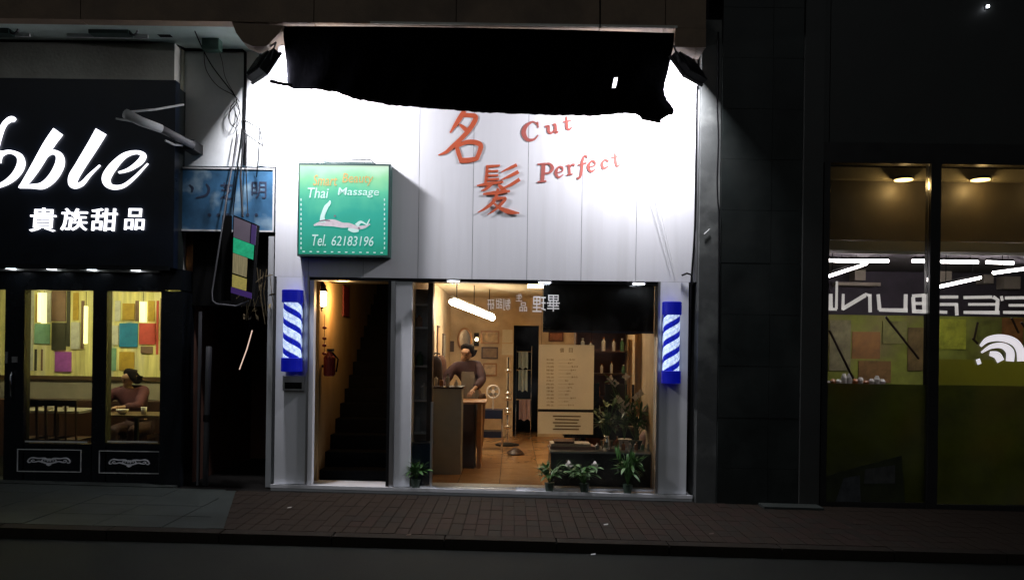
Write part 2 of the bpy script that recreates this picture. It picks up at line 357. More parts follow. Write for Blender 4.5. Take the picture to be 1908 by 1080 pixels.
# pillars below
def pillar(x0, x1, y=.0):
    xa, xb, za, zb = RC(x0, 523, x1, 908)
    xm = (xa+xb)/2
    MB().box(xa, xb, y, .35, gz(xm)+.06, HB-.002).build('pillar', M['pillar'], shop)
pillar(513, 570); pillar(735, 765, .02); pillar(1228, 1281)
bx('corner_trim', M['silver'], shop, *RC(570.5, 523, 574, 905)[:2], -.012, .03, gz(-2.2)+.06, HB-.002)
bx('corner_trim', M['silver'], shop, *RC(1224, 523, 1228, 905)[:2], -.012, .03, gz(1.6)+.06, HB-.002)
bx('door_jamb', M['silver'], shop, *RC(727, 523, 734.5, 905)[:2], -.01, .05, gz(-1.3)+.06, HB-.036)
bx('door_jamb', M['blackmetal'], shop, *RC(721, 523, 726.5, 905)[:2], .0, .05, gz(-1.3)+.06, HB-.036)
bx('door_jamb', M['white'], shop, *RC(574.5, 523, 583, 905)[:2], .0, .10, gz(-2.2)+.06, HB-.036)
q = MB(); slab(q, XL, XR, -.03, .45, -.05, .045); q.build('plinth', M['pillar'], shop)
q = MB(); slab(q, XL, XR-.0, -.045, -.0305, .02, .058); q.build('sill_strip', M['white'], shop)
WX0, WX1 = P(766, 700)[0], P(1223.5, 700)[0]
q = MB(); q.box(WX0, WX1, .10, .115, gz(.2)+.075, HB-.036); wp = q.build('window_pane', M['glass'], shop)
bx('window_frame', M['silver'], shop, WX0, WX1, .085, .13, gz(.2)+.047, gz(.2)+.074)
bx('window_frame', M['silver'], shop, P(802, 700)[0], P(806, 700)[0], .088, .128, gz(.2)+.075, 1.0)
# interior shell
IX0, IX1, IY = WX0-.03, WX1+.05, 6.0
bx('side_wall', M['warmwall'], shop, IX0-.10, IX0, .36, IY, -.02, 2.56)
bx('side_wall', M['warmwall'], shop, IX1, IX1+.1, .36, IY, -.02, 2.56)
DX0, DX1, DZ0, DZ1 = RC(956, 606, 1003, 812, IY)
bx('back_wall', M['warmwall'], shop, IX0, DX0, IY, IY+.1, -.02, 2.56)
bx('back_wall', M['warmwall'], shop, DX1, IX1, IY, IY+.1, -.02, 2.56)
bx('back_wall', M['warmwall'], shop, DX0, DX1, IY, IY+.1, DZ1, 2.56)
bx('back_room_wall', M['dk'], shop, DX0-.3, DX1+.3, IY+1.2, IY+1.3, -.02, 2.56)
bx('inner_floor', M['joint'], shop, IX0, IX1, .451, IY+1.2, -.10, -.006)
for i in range(6):
    for j in range(13):
        x0, y0 = IX0+.02+i*.5, .46+j*.5
        if x0 > IX1: continue
        MB().box(x0, min(x0+.494, IX1), y0, y0+.494, -.03, .0).build('floor_tile', M['floortile'][(i*3+j*5+(i*j) % 3) % 2], shop)
# stairwell
SX0, SX1 = P(583, 700)[0]-.02, P(724, 700)[0]+.0
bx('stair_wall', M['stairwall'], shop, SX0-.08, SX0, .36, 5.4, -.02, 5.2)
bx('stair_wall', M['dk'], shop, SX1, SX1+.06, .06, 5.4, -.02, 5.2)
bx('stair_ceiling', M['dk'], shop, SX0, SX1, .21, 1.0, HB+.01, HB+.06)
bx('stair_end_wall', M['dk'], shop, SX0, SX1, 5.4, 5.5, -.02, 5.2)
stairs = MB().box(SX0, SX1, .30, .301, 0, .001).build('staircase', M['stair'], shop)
for k in range(17):
    MB().box(SX0+.01, SX1-.005, .42+k*.27, .42+(k+1)*.27+.02, -.02+k*.17, .0+(k+1)*.175).build('step', M['stair'], stairs)
# wooden post inside the window beside the stair wall
bx('inner_post', M['darkwood'], shop, *RC(797, 540, 806, 880, .5)[:2], .42, .6, 0, 2.56)
# mirrored white characters modelled on the glass, given a weak glow of their own
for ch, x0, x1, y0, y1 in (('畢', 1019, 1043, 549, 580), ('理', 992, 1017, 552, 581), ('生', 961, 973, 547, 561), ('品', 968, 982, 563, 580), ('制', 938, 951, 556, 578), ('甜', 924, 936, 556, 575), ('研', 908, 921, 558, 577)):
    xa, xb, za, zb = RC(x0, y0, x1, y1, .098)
    text(ch, xa, xb, za, zb, .0955, M['glasschars'], shop, 'window_character', bold=.004, ext=.002, mirror=True)
ZT = [(845, 524), (1015, 525), (1190, 531)]
for i, (px, py) in enumerate(ZT):
    x, z = P(px, 523, -.01); c = (x, .05, HB-.036)
    r = root('downlight', (x, -.02, HB-.03), ['round white downlight under the lintel nearest the stair doorway', 'round white downlight under the lintel above the paper price list', 'round white downlight under the lintel nearest the pole by the dark pillar'][i], 'lamp', 'downlights under the barber shop lintel')
    MB().lathe((x, -.02, HB-.028), [(.075, 0), (.08, .004), (.08, .02), (.05, .027)], 20).build('rim', M['silver'], r, smooth=False)
    MB().lathe((x, -.02, HB-.034), [(.066, 0), (.066, .005)], 20).build('bulb', M['lamp_cool'], r)

# ------------------------------------------------------------ red lettering on the white panelling
K8 = 480/1525
def m8(x, y, w):
    a, b = P(760+x*K8, 180+y*K8); return a, b, w*K8/168*1.08
let = root('shop_lettering', PV(900, 300), 'slanting red Chinese and English letters on the white shop panels', 'lettering')
G = lambda st, m=M['red'], n='letter', t=.012: glyph(st, -.004, m8, m, let, n, .003)
G([[(335, 85, 24), (300, 140, 26), (250, 215, 8)], [(320, 112, 20), (375, 112, 24), (402, 125, 26), (375, 180, 26), (325, 240, 24), (260, 300, 22), (225, 330, 18), (180, 347, 5)],
   [(305, 165, 12), (335, 190, 22), (345, 205, 14)], [(285, 285, 18), (300, 335, 24), (318, 392, 20)], [(280, 300, 16), (350, 270, 24), (410, 275, 28), (432, 300, 26), (405, 375, 22)], [(305, 378, 28), (355, 378, 28), (408, 368, 24)]], n='character')
G([[(470, 408, 14), (466, 470, 18), (458, 522, 14)], [(465, 414, 14), (505, 412, 15), (545, 408, 10)], [(470, 442, 11), (535, 440, 11)], [(470, 468, 11), (535, 466, 11)], [(468, 492, 12), (540, 488, 12)],
   [(408, 528, 8), (480, 516, 18), (565, 505, 10)], [(500, 515, 14), (465, 545, 16), (435, 558, 6)], [(535, 520, 12), (560, 545, 22), (585, 560, 8)],
   [(645, 405, 18), (600, 425, 14), (550, 450, 4)], [(655, 445, 20), (605, 470, 16), (550, 495, 4)], [(662, 490, 20), (610, 522, 16), (545, 550, 4)],
   [(445, 578, 10), (520, 570, 20), (605, 560, 12)], [(535, 545, 16), (515, 610, 18), (470, 655, 16), (412, 688, 4)], [(500, 610, 14), (545, 602, 16), (578, 604, 14), (550, 640, 16), (510, 675, 10), (470, 700, 3)], [(505, 628, 10), (545, 660, 18), (600, 682, 26), (660, 690, 6)]], n='character')
mm = M['maroon']
G([[(768, 150, 7), (772, 185, 7)], [(768, 168, 6), (740, 150, 9), (700, 175, 20), (685, 215, 26), (705, 254, 20), (745, 255, 12), (772, 228, 5)]], mm)
G([[(812, 180, 10), (832, 176, 14), (832, 205, 17), (848, 217, 12), (872, 196, 8)], [(858, 170, 8), (872, 168, 15), (876, 212, 15), (890, 206, 8)]], mm)
G([[(938, 118, 8), (940, 160, 15), (943, 190, 15), (958, 195, 9), (970, 182, 6)], [(920, 152, 8), (965, 143, 8)]], mm)
G([[(802, 396, 22), (800, 450, 22), (795, 502, 20)], [(768, 402, 9), (815, 396, 9)], [(803, 401, 8), (838, 398, 12), (856, 424, 18), (838, 450, 12), (805, 455, 8)], [(768, 506, 9), (820, 500, 9)]], mm)
def ee(dx, dy): return [[(882+dx, 452+dy, 6), (915+dx, 440+dy, 7), (912+dx, 420+dy, 12), (892+dx, 418+dy, 10), (876+dx, 448+dy, 17), (890+dx, 478+dy, 12), (920+dx, 462+dy, 5)]]
G(ee(0, 0), mm)
G([[(952, 404, 14), (958, 460, 14)], [(935, 411, 7), (955, 405, 8)], [(955, 425, 8), (972, 403, 10), (988, 406, 15)], [(940, 465, 7), (975, 458, 7)]], mm)
G([[(1064, 358, 14), (1045, 352, 9), (1032, 385, 15), (1028, 440, 16), (1018, 478, 12), (1000, 484, 12)], [(1008, 405, 8), (1058, 393, 8)]], mm)
G(ee(192, -34), mm)
G([[(1188, 385, 13), (1168, 374, 9), (1150, 395, 16), (1158, 425, 13), (1190, 410, 5)]], mm)
G([[(1226, 330, 7), (1228, 370, 14), (1234, 405, 14), (1246, 410, 9), (1256, 396, 5)], [(1206, 362, 7), (1252, 351, 7)]], mm)

# ------------------------------------------------------------ green lightbox sign
gs = root('massage_sign', PV(643, 480, -.1), 'square green lightbox sign for beauty and massage on the white shop panels', 'sign')
Yg = -.13
gx0, gx1, gz0, gz1 = RC(555, 305, 727, 478, Yg)
Mg = mat('sign_box_green', (.008, .05, .04), .35)
bx('box', Mg, gs, gx0, gx1, Yg+.006, -.001, gz0, gz1)
q = MB(); w = .022
for a in ((gx0, gx1, gz0, gz0+w), (gx0, gx1, gz1-w*.8, gz1), (gx0, gx0+w*.6, gz0+w, gz1-w*.8), (gx1-w, gx1, gz0+w, gz1-w*.8)): q.box(a[0], a[1], Yg-.006, Yg+.0055, a[2], a[3])
q.build('frame', mat('sign_frame', (.02, .05, .045), .4), gs)
m = bpy.data.materials.new('backlit_green_print'); m.use_nodes = True; t = m.node_tree; b = t.nodes['Principled BSDF']
tc = t.nodes.new('ShaderNodeTexCoord'); sp = t.nodes.new('ShaderNodeSeparateXYZ'); t.links.new(tc.outputs['Object'], sp.inputs[0])
nz = t.nodes.new('ShaderNodeTexNoise'); nz.inputs['Scale'].default_value = 2.5; nz.inputs['Detail'].default_value = 3; t.links.new(tc.outputs['Object'], nz.inputs['Vector'])
ad = t.nodes.new('ShaderNodeMath'); ad.operation = 'MULTIPLY_ADD'; ad.inputs[1].default_value = .5; t.links.new(nz.outputs['Fac'], ad.inputs[0]); t.links.new(sp.outputs['Z'], ad.inputs[2])
mr = t.nodes.new('ShaderNodeMapRange'); mr.inputs['From Min'].default_value = .25; mr.inputs['From Max'].default_value = 1.27; t.links.new(ad.outputs[0], mr.inputs['Value'])
cr = t.nodes.new('ShaderNodeValToRGB'); e = cr.color_ramp.elements; e[0].color = (.002, .20, .13, 1); e[1].color = (.66, .84, .66, 1); e[1].position = .98
for p_, c_ in ((.45, (.015, .32, .26, 1)), (.68, (.12, .55, .34, 1)), (.84, (.34, .72, .38, 1))):
    k = cr.color_ramp.elements.new(p_); k.color = c_
t.links.new(mr.outputs[0], cr.inputs[0]); b.inputs['Base Color'].default_value = (.03, .12, .08, 1); t.links.new(cr.outputs[0], b.inputs['Emission Color'])
b.inputs['Emission Strength'].default_value = .95; b.inputs['Roughness'].default_value = .25
bx('face', m, gs, gx0+w*.6, gx1-w, Yg, Yg+.0055, gz0+w, gz1-w*.8, origin=(gx0, Yg, gz0))
Mw = mat('print_white', (.35, .5, .47), .5, var=0, emit=(.75, 1, .95), es=.35)
My = mat('print_straw', (.3, .18, .06), .5, var=0, emit=(.85, .6, .2), es=.3)
Mp = mat('print_pale_pink', (.32, .27, .29), .5, var=.4, scale=20, emit=(.8, .72, .8), es=.4)
for s_, r_, m_ in (('Smart', (583, 326, 627, 346), My), ('Beauty', (637, 323, 693, 346), My), ('Thai', (571, 350, 610, 369), Mw), ('Massage', (629, 350, 705, 368), Mw), ('Tel.', (579, 437, 607, 458), Mw), ('62183196', (617, 440, 695, 458), Mw)):
    xa, xb, za, zb = RC(*r_, Yg)
    text(s_, xa, xb, za, zb, Yg-.004, m_, gs, 'lettering', bold=.002, ext=.003, shear=.15)
K7 = 220/1131
def m7(x, y, w_):
    a, b_ = P(540+x*K7, 290+y*K7, Yg); return a, b_, w_*K7/168*.98
glyph([[(230, 668, 12), (270, 655, 30), (340, 645, 58), (420, 645, 66), (500, 665, 50), (570, 668, 44), (640, 690, 40), (720, 680, 26), (768, 655, 10)]], Yg-.004, m7, Mp, gs, 'reclining_figure', .003)
for st_ in ([(315, 640, 60), (315, 580, 40), (345, 500, 40), (380, 455, 28), (385, 428, 8)], [(640, 670, 40), (680, 635, 24), (735, 660, 10)], [(735, 670, 20), (766, 608, 6)], [(560, 702, 22), (610, 718, 36), (660, 718, 20)]):
    glyph([st_], Yg-.0046, m7, Mw, gs, 'reclining_figure', .003)
for st_ in ([(285, 628, 10), (340, 618, 12), (385, 622, 8)], [(425, 575, 16), (440, 580, 16)], [(655, 690, 12), (672, 700, 14)]):
    glyph([st_], Yg-.0056, m7, mat('print_plum', (.12, .08, .1), .5, emit=(.3, .2, .3), es=.3), gs, 'figure_shading', .003)
dm = None
for i in range(34):
    if i < 12: px, py, hz = 566+i*13.2, 468.5+i*.2, 1
    elif i < 23: px, py, hz = 561+.25*(23-i)*0, 372+(i-12)*9, 0
    else: px, py, hz = 716.5, 372+(i-23)*9, 0
    x, z = P(px, py, Yg)
    if dm is None:
        o = bx('border_light', Mw, gs, x-.013, x+.013, Yg-.003, Yg-.0005, z-.006, z+.006, origin=(x, Yg, z)); dm = o
    else:
        o = dm.copy(); COL.objects.link(o); o.location = Vector((x, Yg, z))-gs.location
        if not hz: o.rotation_euler = (0, R_(90), 0)
MB().tube([PV(590, 305, -.05), PV(600, 296, -.02), PV(690, 298, -.02), PV(700, 306, -.05)], .006).build('bracket', M['blackmetal'], gs)

# ------------------------------------------------------------ barber poles
def barber_pole(px0, px1, ytop, y1, y2, ybot, flip, label):
    xa, xb, za, zt = RC(px0, ytop, px1, ybot, -.1); xc = (xa+xb)/2; r = (xb-xa)/2
    z1 = P((px0+px1)/2, y1, -.1)[1]; z2 = P((px0+px1)/2, y2, -.1)[1]
    o = root('barber_pole', (xc, -.1, za), label, 'barber pole', 'striped barber poles')
    m = bpy.data.materials.new('lit_stripes'); m.use_nodes = True; t = m.node_tree; b = t.nodes['Principled BSDF']
    tc = t.nodes.new('ShaderNodeTexCoord'); sp = t.nodes.new('ShaderNodeSeparateXYZ'); t.links.new(tc.outputs['Object'], sp.inputs[0])
    at = t.nodes.new('ShaderNodeMath'); at.operation = 'ARCTAN2'; t.links.new(sp.outputs['X'], at.inputs[0])
    ng = t.nodes.new('ShaderNodeMath'); ng.operation = 'MULTIPLY'; ng.inputs[1].default_value = -1; t.links.new(sp.outputs['Y'], ng.inputs[0]); t.links.new(ng.outputs[0], at.inputs[1])
    ma = t.nodes.new('ShaderNodeMath'); ma.operation = 'MULTIPLY_ADD'; ma.inputs[1].default_value = (.5 if not flip else -.5)*.62; t.links.new(at.outputs[0], ma.inputs[0])
    zz = t.nodes.new('ShaderNodeMath'); zz.operation = 'MULTIPLY'; zz.inputs[1].default_value = 6.2; t.links.new(sp.outputs['Z'], zz.inputs[0]); t.links.new(zz.outputs[0], ma.inputs[2])
    fr = t.nodes.new('ShaderNodeMath'); fr.operation = 'FRACT'; t.links.new(ma.outputs[0], fr.inputs[0])
    cr = t.nodes.new('ShaderNodeValToRGB'); cr.color_ramp.interpolation = 'LINEAR'
    e = cr.color_ramp.elements; e[0].position = 0; e[0].color = (.006, .012, .33, 1); e[1].position = .97; e[1].color = (.7, .82, 1, 1)
    for p_, c_ in ((.36, (.006, .012, .33, 1)), (.46, (.62, .75, 1, 1)), (.66, (.55, .68, .98, 1)), (.69, (.30, .42, .85, 1)), (.72, (.62, .76, 1, 1)), (.94, (.55, .7, 1, 1)), (1.0, (.003, .01, .22, 1))):
        k = e.new(p_); k.color = c_
    t.links.new(fr.outputs[0], cr.inputs[0])
    vo = t.nodes.new('ShaderNodeTexVoronoi'); vo.inputs['Scale'].default_value = 42; t.links.new(tc.outputs['Object'], vo.inputs['Vector'])
    vr = t.nodes.new('ShaderNodeMapRange'); vr.inputs['From Max'].default_value = .7; vr.inputs['To Min'].default_value = 1.6; vr.inputs['To Max'].default_value = .6; t.links.new(vo.outputs['Distance'], vr.inputs['Value'])
    t.links.new(cr.outputs[0], b.inputs['Base Color']); t.links.new(cr.outputs[0], b.inputs['Emission Color']); t.links.new(vr.outputs[0], b.inputs['Emission Strength'])
    b.inputs['Roughness'].default_value = .2
    MB().lathe((xc, -.1, z2), [(r*.84, 0), (r*.84, z1-z2)], 28).build('striped_tube', m, o, origin=(xc, -.1, z2), smooth=False)
    for nm, a_, b_ in (('top_cap', z1, zt), ('base_cap', za, z2)):
        MB().lathe((xc, -.1, a_), [(r*.9, .0), (r, .006), (r, b_-a_-.006), (r*.9, b_-a_)], 28).build(nm, M['blue'], o)
    bx('back_plate', M['silver'], o, xc-r*.8, xc+r*.8, -.02, -.001, za+.02, zt-.02)
    bx('wall_arm', M['silver'], o, xc-.02, xc+.02, -.09, -.02, zt-.05, zt-.03); bx('wall_arm', M['silver'], o, xc-.02, xc+.02, -.09, -.02, za+.03, za+.05)
    return o
barber_pole(525, 564, 540, 564, 666, 692, False, 'lit blue and white striped barber pole on the pillar beside the stair doorway')
barber_pole(1233, 1269, 562, 587, 690, 714, True, 'lit blue and white striped barber pole on the pillar beside the dark tiled column')
lb = root('letter_box', PV(546, 725, -.02), 'small steel letter box below the pole by the stair doorway', 'letter box')
xa, xb, za, zb = RC(527, 700, 566, 727, -.04)
bx('box', M['silver'], lb, xa, xb, -.05, -.001, za, zb); bx('slot', M['dk'], lb, xa+.025, xb-.02, -.056, -.0505, za+.02, za+.09)

# ------------------------------------------------------------ lantern and hangings at the stair
lx, lz = P(599, 556, .45)
la = root('wall_lantern', (lx, .45, lz), 'glowing brass wall lantern inside the stair doorway', 'lantern')
MB().lathe((lx, .45, lz-.09), [(.035, 0), (.055, .01), (.06, .16), (.05, .17)], 6).build('glass', M['lantern'], la)
MB().lathe((lx, .45, lz+.082), [(.075, 0), (.05, .05), (.055, .06), (.02, .12)], 6).build('cap', M['darkwood'], la)
MB().lathe((lx, .45, lz-.15), [(.008, 0), (.012, .03), (.045, .058)], 6).build('finial', M['darkwood'], la)
MB().tube([(lx-.1, .45, lz+.16), (lx-.03, .45, lz+.19), (lx, .45, lz+.18)], .01).build('arm', M['darkwood'], la)
Mr = mat('red_hanging', (.22, .02, .015), .6)
def hang(px0, y0, px1, y1, Y, m, name, label, cat):
    xa, xb, za, zb = RC(px0, y0, px1, y1, Y)
    return tag(MB().box(xa, xb, Y, Y+.03, za, zb).build(name, m), label, cat)
for i, py in enumerate((603, 625, 640, 655)):
    x, z = P(588, py, .45)
L = bpy.data.lights.new('lantern_fill', 'POINT'); L.energy = 17; L.color = (1, .58, .22); L.shadow_soft_size = .08  # fill lamp added beside the lantern to brighten the stair wall
Lo = bpy.data.objects.new('lantern_fill', L); COL.objects.link(Lo); Lo.parent = la; Lo.location = (.17, .32, -.02)
bead = root('hanging_charm', (SX0+.03, .42, P(588, 600, .42)[1]), 'string of dark charms hanging under the lantern by the stairs', 'charm')
x0 = SX0+.045
MB().tube([(x0, .42, P(588, 585, .42)[1]), (x0, .42, P(588, 668, .42)[1])], .003, 6).build('cord', M['cable'], bead)
for py in (610, 630, 643, 658): MB().lathe((x0, .42, P(588, py, .42)[1]), [(.006, -.02), (.025, -.008), (.025, .008), (.006, .02)], 10).build('bead', Mr, bead)
xe, ze = P(590, 700, .5); xe = SX0+.09
fe = root('fire_extinguisher', (xe, .5, ze), 'dark red extinguisher on the warm stair wall', 'fire extinguisher')
MB().lathe((xe, .5, ze), [(.055, 0), (.07, .02), (.07, .22), (.03, .27), (.025, .29)], 14).build('tank', Mr, fe)
MB().box(xe-.03, xe+.05, .48, .52, ze+.29, ze+.32).build('handle', M['blackmetal'], fe)
MB().tube([(xe+.03, .5, ze+.28), (xe+.1, .5, ze+.2), (xe+.08, .5, ze+.05)], .01).build('hose', M['cable'], fe)
MB().box(SX0-.001, xe, .49, .51, ze+.1, ze+.13).build('hook', M['blackmetal'], fe)
yb = 1.6
tag(MB().box(SX0, SX0+.02, yb, yb+.35, P(632, 588, yb)[1], P(632, 532, yb)[1]).build('wall_plaque', Mr), 'small red and gold plaque high on the stair wall', 'plaque')

# ------------------------------------------------------------ inside the barber shop
def lightpt(name, loc, en, col, size=.1):
    L = bpy.data.lights.new(name, 'POINT'); L.energy = en; L.color = col; L.shadow_soft_size = size
    o = bpy.data.objects.new(name, L); COL.objects.link(o); o.location = loc; return o
# tube lamps
a, b = PV(842, 562, 2.2), PV(918, 592, 4.2)
tl = root('tube_lamp', (a+b)/2, 'bright row of fluorescent tubes hanging from the shop ceiling', 'lamp')
for k, (s, e_) in enumerate(((0, .47), (.5, 1))):
    MB().tube([a.lerp(b, s), a.lerp(b, e_)], .042, 10).build('tube', M['lamp_tube'], tl)
MB().tube([a+Vector((0, 0, .06)), b+Vector((0, 0, .06))], .03, 6).build('batten', M['white'], tl)
for s in (.1, .5, .9):
    p = a.lerp(b, s); MB().tube([p+Vector((0, 0, .06)), (p.x, p.y, 2.56)], .006, 6).build('hanger', M['cable'], tl)
t2 = root('added_tube_lamp', (.75, 2.2, 2.5), 'added unseen ceiling tube behind the black blind, brightening the shop interior', 'lamp')  # lamp added out of sight to brighten the interior
MB().tube([(.2, 1.9, 2.46), (1.4, 1.9, 2.46)], .03, 10).build('tube', mat('warm_tube', (1, 1, 1), .5, var=0, emit=(1, .66, .36), es=30), t2); bx('batten', M['white'], t2, .2, 1.4, 1.87, 1.93, 2.495, 2.559)
# wall behind/around: oval mirror, notices
def mirror(px, py, rx, ry, Y, label):
    x, z = P(px, py, Y); o = root('oval_mirror', (x, Y, z), label, 'mirror')
    k = (9+Y)/1512; n = 24
    pts = [(x+rx*k*math.cos(2*math.pi*i/n), z+ry*k*math.sin(2*math.pi*i/n)) for i in range(n)]
    MB().poly(pts, Y-.02, .018).build('glass', M['chrome'], o)
    MB().tube([(p[0], Y-.03, p[1]) for p in pts+[pts[0]]], .02, 6).build('frame', M['wood'], o)
mirror(866, 632, 12, 20, IY-.005, 'oval wood framed mirror on the back wall above the hairdresser')
for i, (r_, lab) in enumerate((((936, 614, 955, 638), 'upper pale notice sheet beside the back doorway'), ((935, 640, 956, 661), 'lower pale notice sheet beside the back doorway'))):
    hang(*r_, IY-.01-.0, mat('notice_paper', (.75, .68, .5), .7), 'notice', lab, 'notice')
for i, (px, w_, h_) in enumerate(((829, 4, 12), (842, 4, 10))):
    hang(px-w_, 645-h_, px+w_, 645+h_, IY-.04, M['darkwood'], 'picture', ['narrow dark picture on the back wall nearest the side wall', 'narrow dark picture on the back wall next to the oval mirror'][i], 'picture')
x, z = P(888, 632, IY-.08)
o = root('wall_spotlight', (x, IY-.05, z), 'tiny spot lamp glinting on the back wall above the hairdresser', 'lamp')
MB().lathe((x, IY-.07, z), [(.02, -.03), (.03, 0), (.02, .03)], 8).build('bulb', M['lantern'], o); bx('mount', M['dk'], o, x-.05, x+.04, IY-.045, IY-.001, z-.12, z+.12)
# dark doorway with towels
for (r_, m_, lab) in (((966, 655, 984, 686), M['towel'], 'pale towel hanging highest in the dark back doorway'), ((966, 689, 983, 728), M['towel'], 'pale green towel hanging in the middle of the dark back doorway'), ((967, 744, 988, 782), M['pink'], 'pink towel hanging lowest in the dark back doorway')):
    xa, xb, za, zb = RC(*r_, IY+.3)
    q = MB(); n = 9
    for i in range(n):
        xx = xa+(xb-xa)*i/(n-1); yy = IY+.3+.03*math.sin(i*2.2)
        q.v += [Vector((xx, yy, za+.02*math.sin(i*1.3))), Vector((xx, yy, zb)), Vector((xx, yy+.02, za+.02*math.sin(i*1.3))), Vector((xx, yy+.02, zb))]
    for i in range(n-1):
        b0 = 4*i; q.f += [(b0, b0+4, b0+5, b0+1), (b0+2, b0+3, b0+7, b0+6), (b0+1, b0+5, b0+7, b0+3), (b0, b0+2, b0+6, b0+4)]
    tag(q.build('towel', m_, None, ((xa+xb)/2, IY+.3, za)), lab, 'towel', 'towels in the back doorway')
rk = root('towel_rack', (P(980, 700, IY+.35)[0], IY+.38, 0), 'thin steel rack holding the towels in the back doorway', 'rack')
for px in (962, 990):
    x = P(px, 700, IY+.36)[0]; MB().tube([(x, IY+.36, 0), (x, IY+.36, 1.68)], .012, 6).build('post', M['chrome'], rk)
xa, xb = P(962, 700, IY+.36)[0], P(990, 700, IY+.36)[0]
for py in (655, 689, 744): z = P(975, py, IY+.36)[1]; MB().tube([(xa, IY+.35, z), (xb, IY+.35, z)], .01, 6).build('rail', M['chrome'], rk)
# back room lamp (lights the towels)
# chrome stand in front of doorway
x, _ = P(947, 700, 4.6); cs = root('chrome_stand', (x, 4.6, 0), 'tall chrome stand with beaded joints in front of the back doorway', 'stand')
MB().tube([(x, 4.6, .02), (x, 4.6, P(947, 665, 4.6)[1])], .035, 10).build('pole', M['chrome'], cs)
for py in (690, 732, 742, 762, 768, 795): MB().lathe((x, 4.6, P(947, py, 4.6)[1]), [(.03, -.04), (.065, -.02), (.065, .02), (.03, .04)], 12).build('joint', M['chrome'], cs, smooth=True)
MB().lathe((x, 4.6, 0), [(.2, 0), (.2, .02), (.04, .05)], 16).build('base', M['blackmetal'], cs)
# trolley and fan
x, _ = P(917, 780, 4.0); tz = P(917, 762, 4.0)[1]
tr = root('salon_trolley', (x, 4.0, 0), 'small dark trolley with steel legs behind the wooden desk', 'trolley')
bx('tray', M['navy'], tr, x-.2, x+.17, 3.85, 4.15, tz-.14, tz); bx('tray', M['navy'], tr, x-.2, x+.17, 3.85, 4.15, .2, .3)
for dx, dy in ((-.19, -.14), (.16, -.14), (-.19, .14), (.16, .14)): MB().tube([(x+dx, 4+dy, 0), (x+dx, 4+dy, tz)], .012, 6).build('leg', M['chrome'], tr)
fx, fz = P(919, 729, 4.0)
fn = root('desk_fan', (fx, 4.0, tz), 'small round cream desk fan on the trolley', 'fan')
MB().tube([(fx+.1*math.cos(t_*math.pi/10), 3.97, fz+.1*math.sin(t_*math.pi/10)) for t_ in range(21)], .012, 6).build('cage', M['petal'], fn)
MB().tube([(fx, 3.95, fz), (fx, 4.03, fz)], .03, 10).build('hub', M['petal'], fn); MB().tube([(fx, 4.02, tz), (fx, 4.02, fz)], .015, 6).build('neck', M['petal'], fn)
for k in range(4):
    a_ = k*math.pi/2+.4; MB().add([(fx, 3.98, fz), (fx+.09*math.cos(a_), 3.97, fz+.09*math.sin(a_)), (fx+.09*math.cos(a_+.8), 3.99, fz+.09*math.sin(a_+.8))], [(0, 1, 2)]).build('blade', M['apron'], fn)
# grey counter and wooden desk
ct = root('reception_counter', (-.85, 1.6, 0), 'plain grey reception counter just inside the shop door', 'counter')
xa, xb, za, zb = RC(803, 724, 859, 884, 1.35)
bx('front', M['counter'], ct, xa, xb, 1.35, 1.75, 0, zb); bx('top', M['darkwood'], ct, xa-.0, xb+.02, 1.34, 1.78, zb+.001, zb+.025)
dk = root('wooden_desk', (-.45, 2.2, 0), 'brown wooden desk beside the grey counter', 'desk')
xa, xb, za, zb = RC(860, 748, 896, 868, 1.9)
bx('top', M['wood'], dk, xa-.05, xb+.06, 1.85, 2.6, zb-.03, zb); bx('drawer_unit', M['darkwood'], dk, xa, xa+.17, 1.9, 2.5, 0, zb-.031); bx('side_panel', M['wood'], dk, xb-.05, xb, 1.9, 2.5, 0, zb-.031)
# round floor rug
x, _ = P(963, 846, 3.0); y_ = 1.6*1512/(846-651)-9
x = (963-954)*(9+y_)/1512
tag(MB().lathe((x, y_, .0), [(.1, .0), (.14, .02), (.09, .07), (.03, .1)], 18).build('floor_stool', M['darkwood'], None), 'small dark round footstool on the amber shop floor', 'stool')

# clutter: frames on the walls, things on the counter, hooks with coats
for k_, (r_, c_, lab_) in enumerate((((896, 616, 930, 640), M['wood'], 'wide wooden frame on the back wall between lamp and notices'), ((897, 646, 928, 668), M['darkwood'], 'dark frame under the wide wooden one on the back wall'), ((900, 676, 926, 700), M['wood'], 'low wooden frame on the back wall behind the trolley'), ((1022, 618, 1050, 636), M['redbrown'], 'red brown board on the back wall above the price list'))):
    xa, xb, za, zb = RC(*r_, IY-.03); o = root('wall_frame', ((xa+xb)/2, IY-.03, za), lab_, 'frame'); w_ = .025
    for a_ in ((xa, xb, za, za+w_), (xa, xb, zb-w_, zb), (xa, xa+w_, za+w_, zb-w_), (xb-w_, xb, za+w_, zb-w_)): bx('frame_bar', c_, o, a_[0], a_[1], IY-.04, IY-.001, a_[2], a_[3])
    bx('picture', mat('frame_picture_%d' % k_, ((.5, .36, .2), (.3, .2, .12), (.55, .42, .28), (.28, .1, .05))[k_], .6, var=.5, scale=9), o, xa+w_, xb-w_, IY-.02, IY-.001, za+w_, zb-w_)
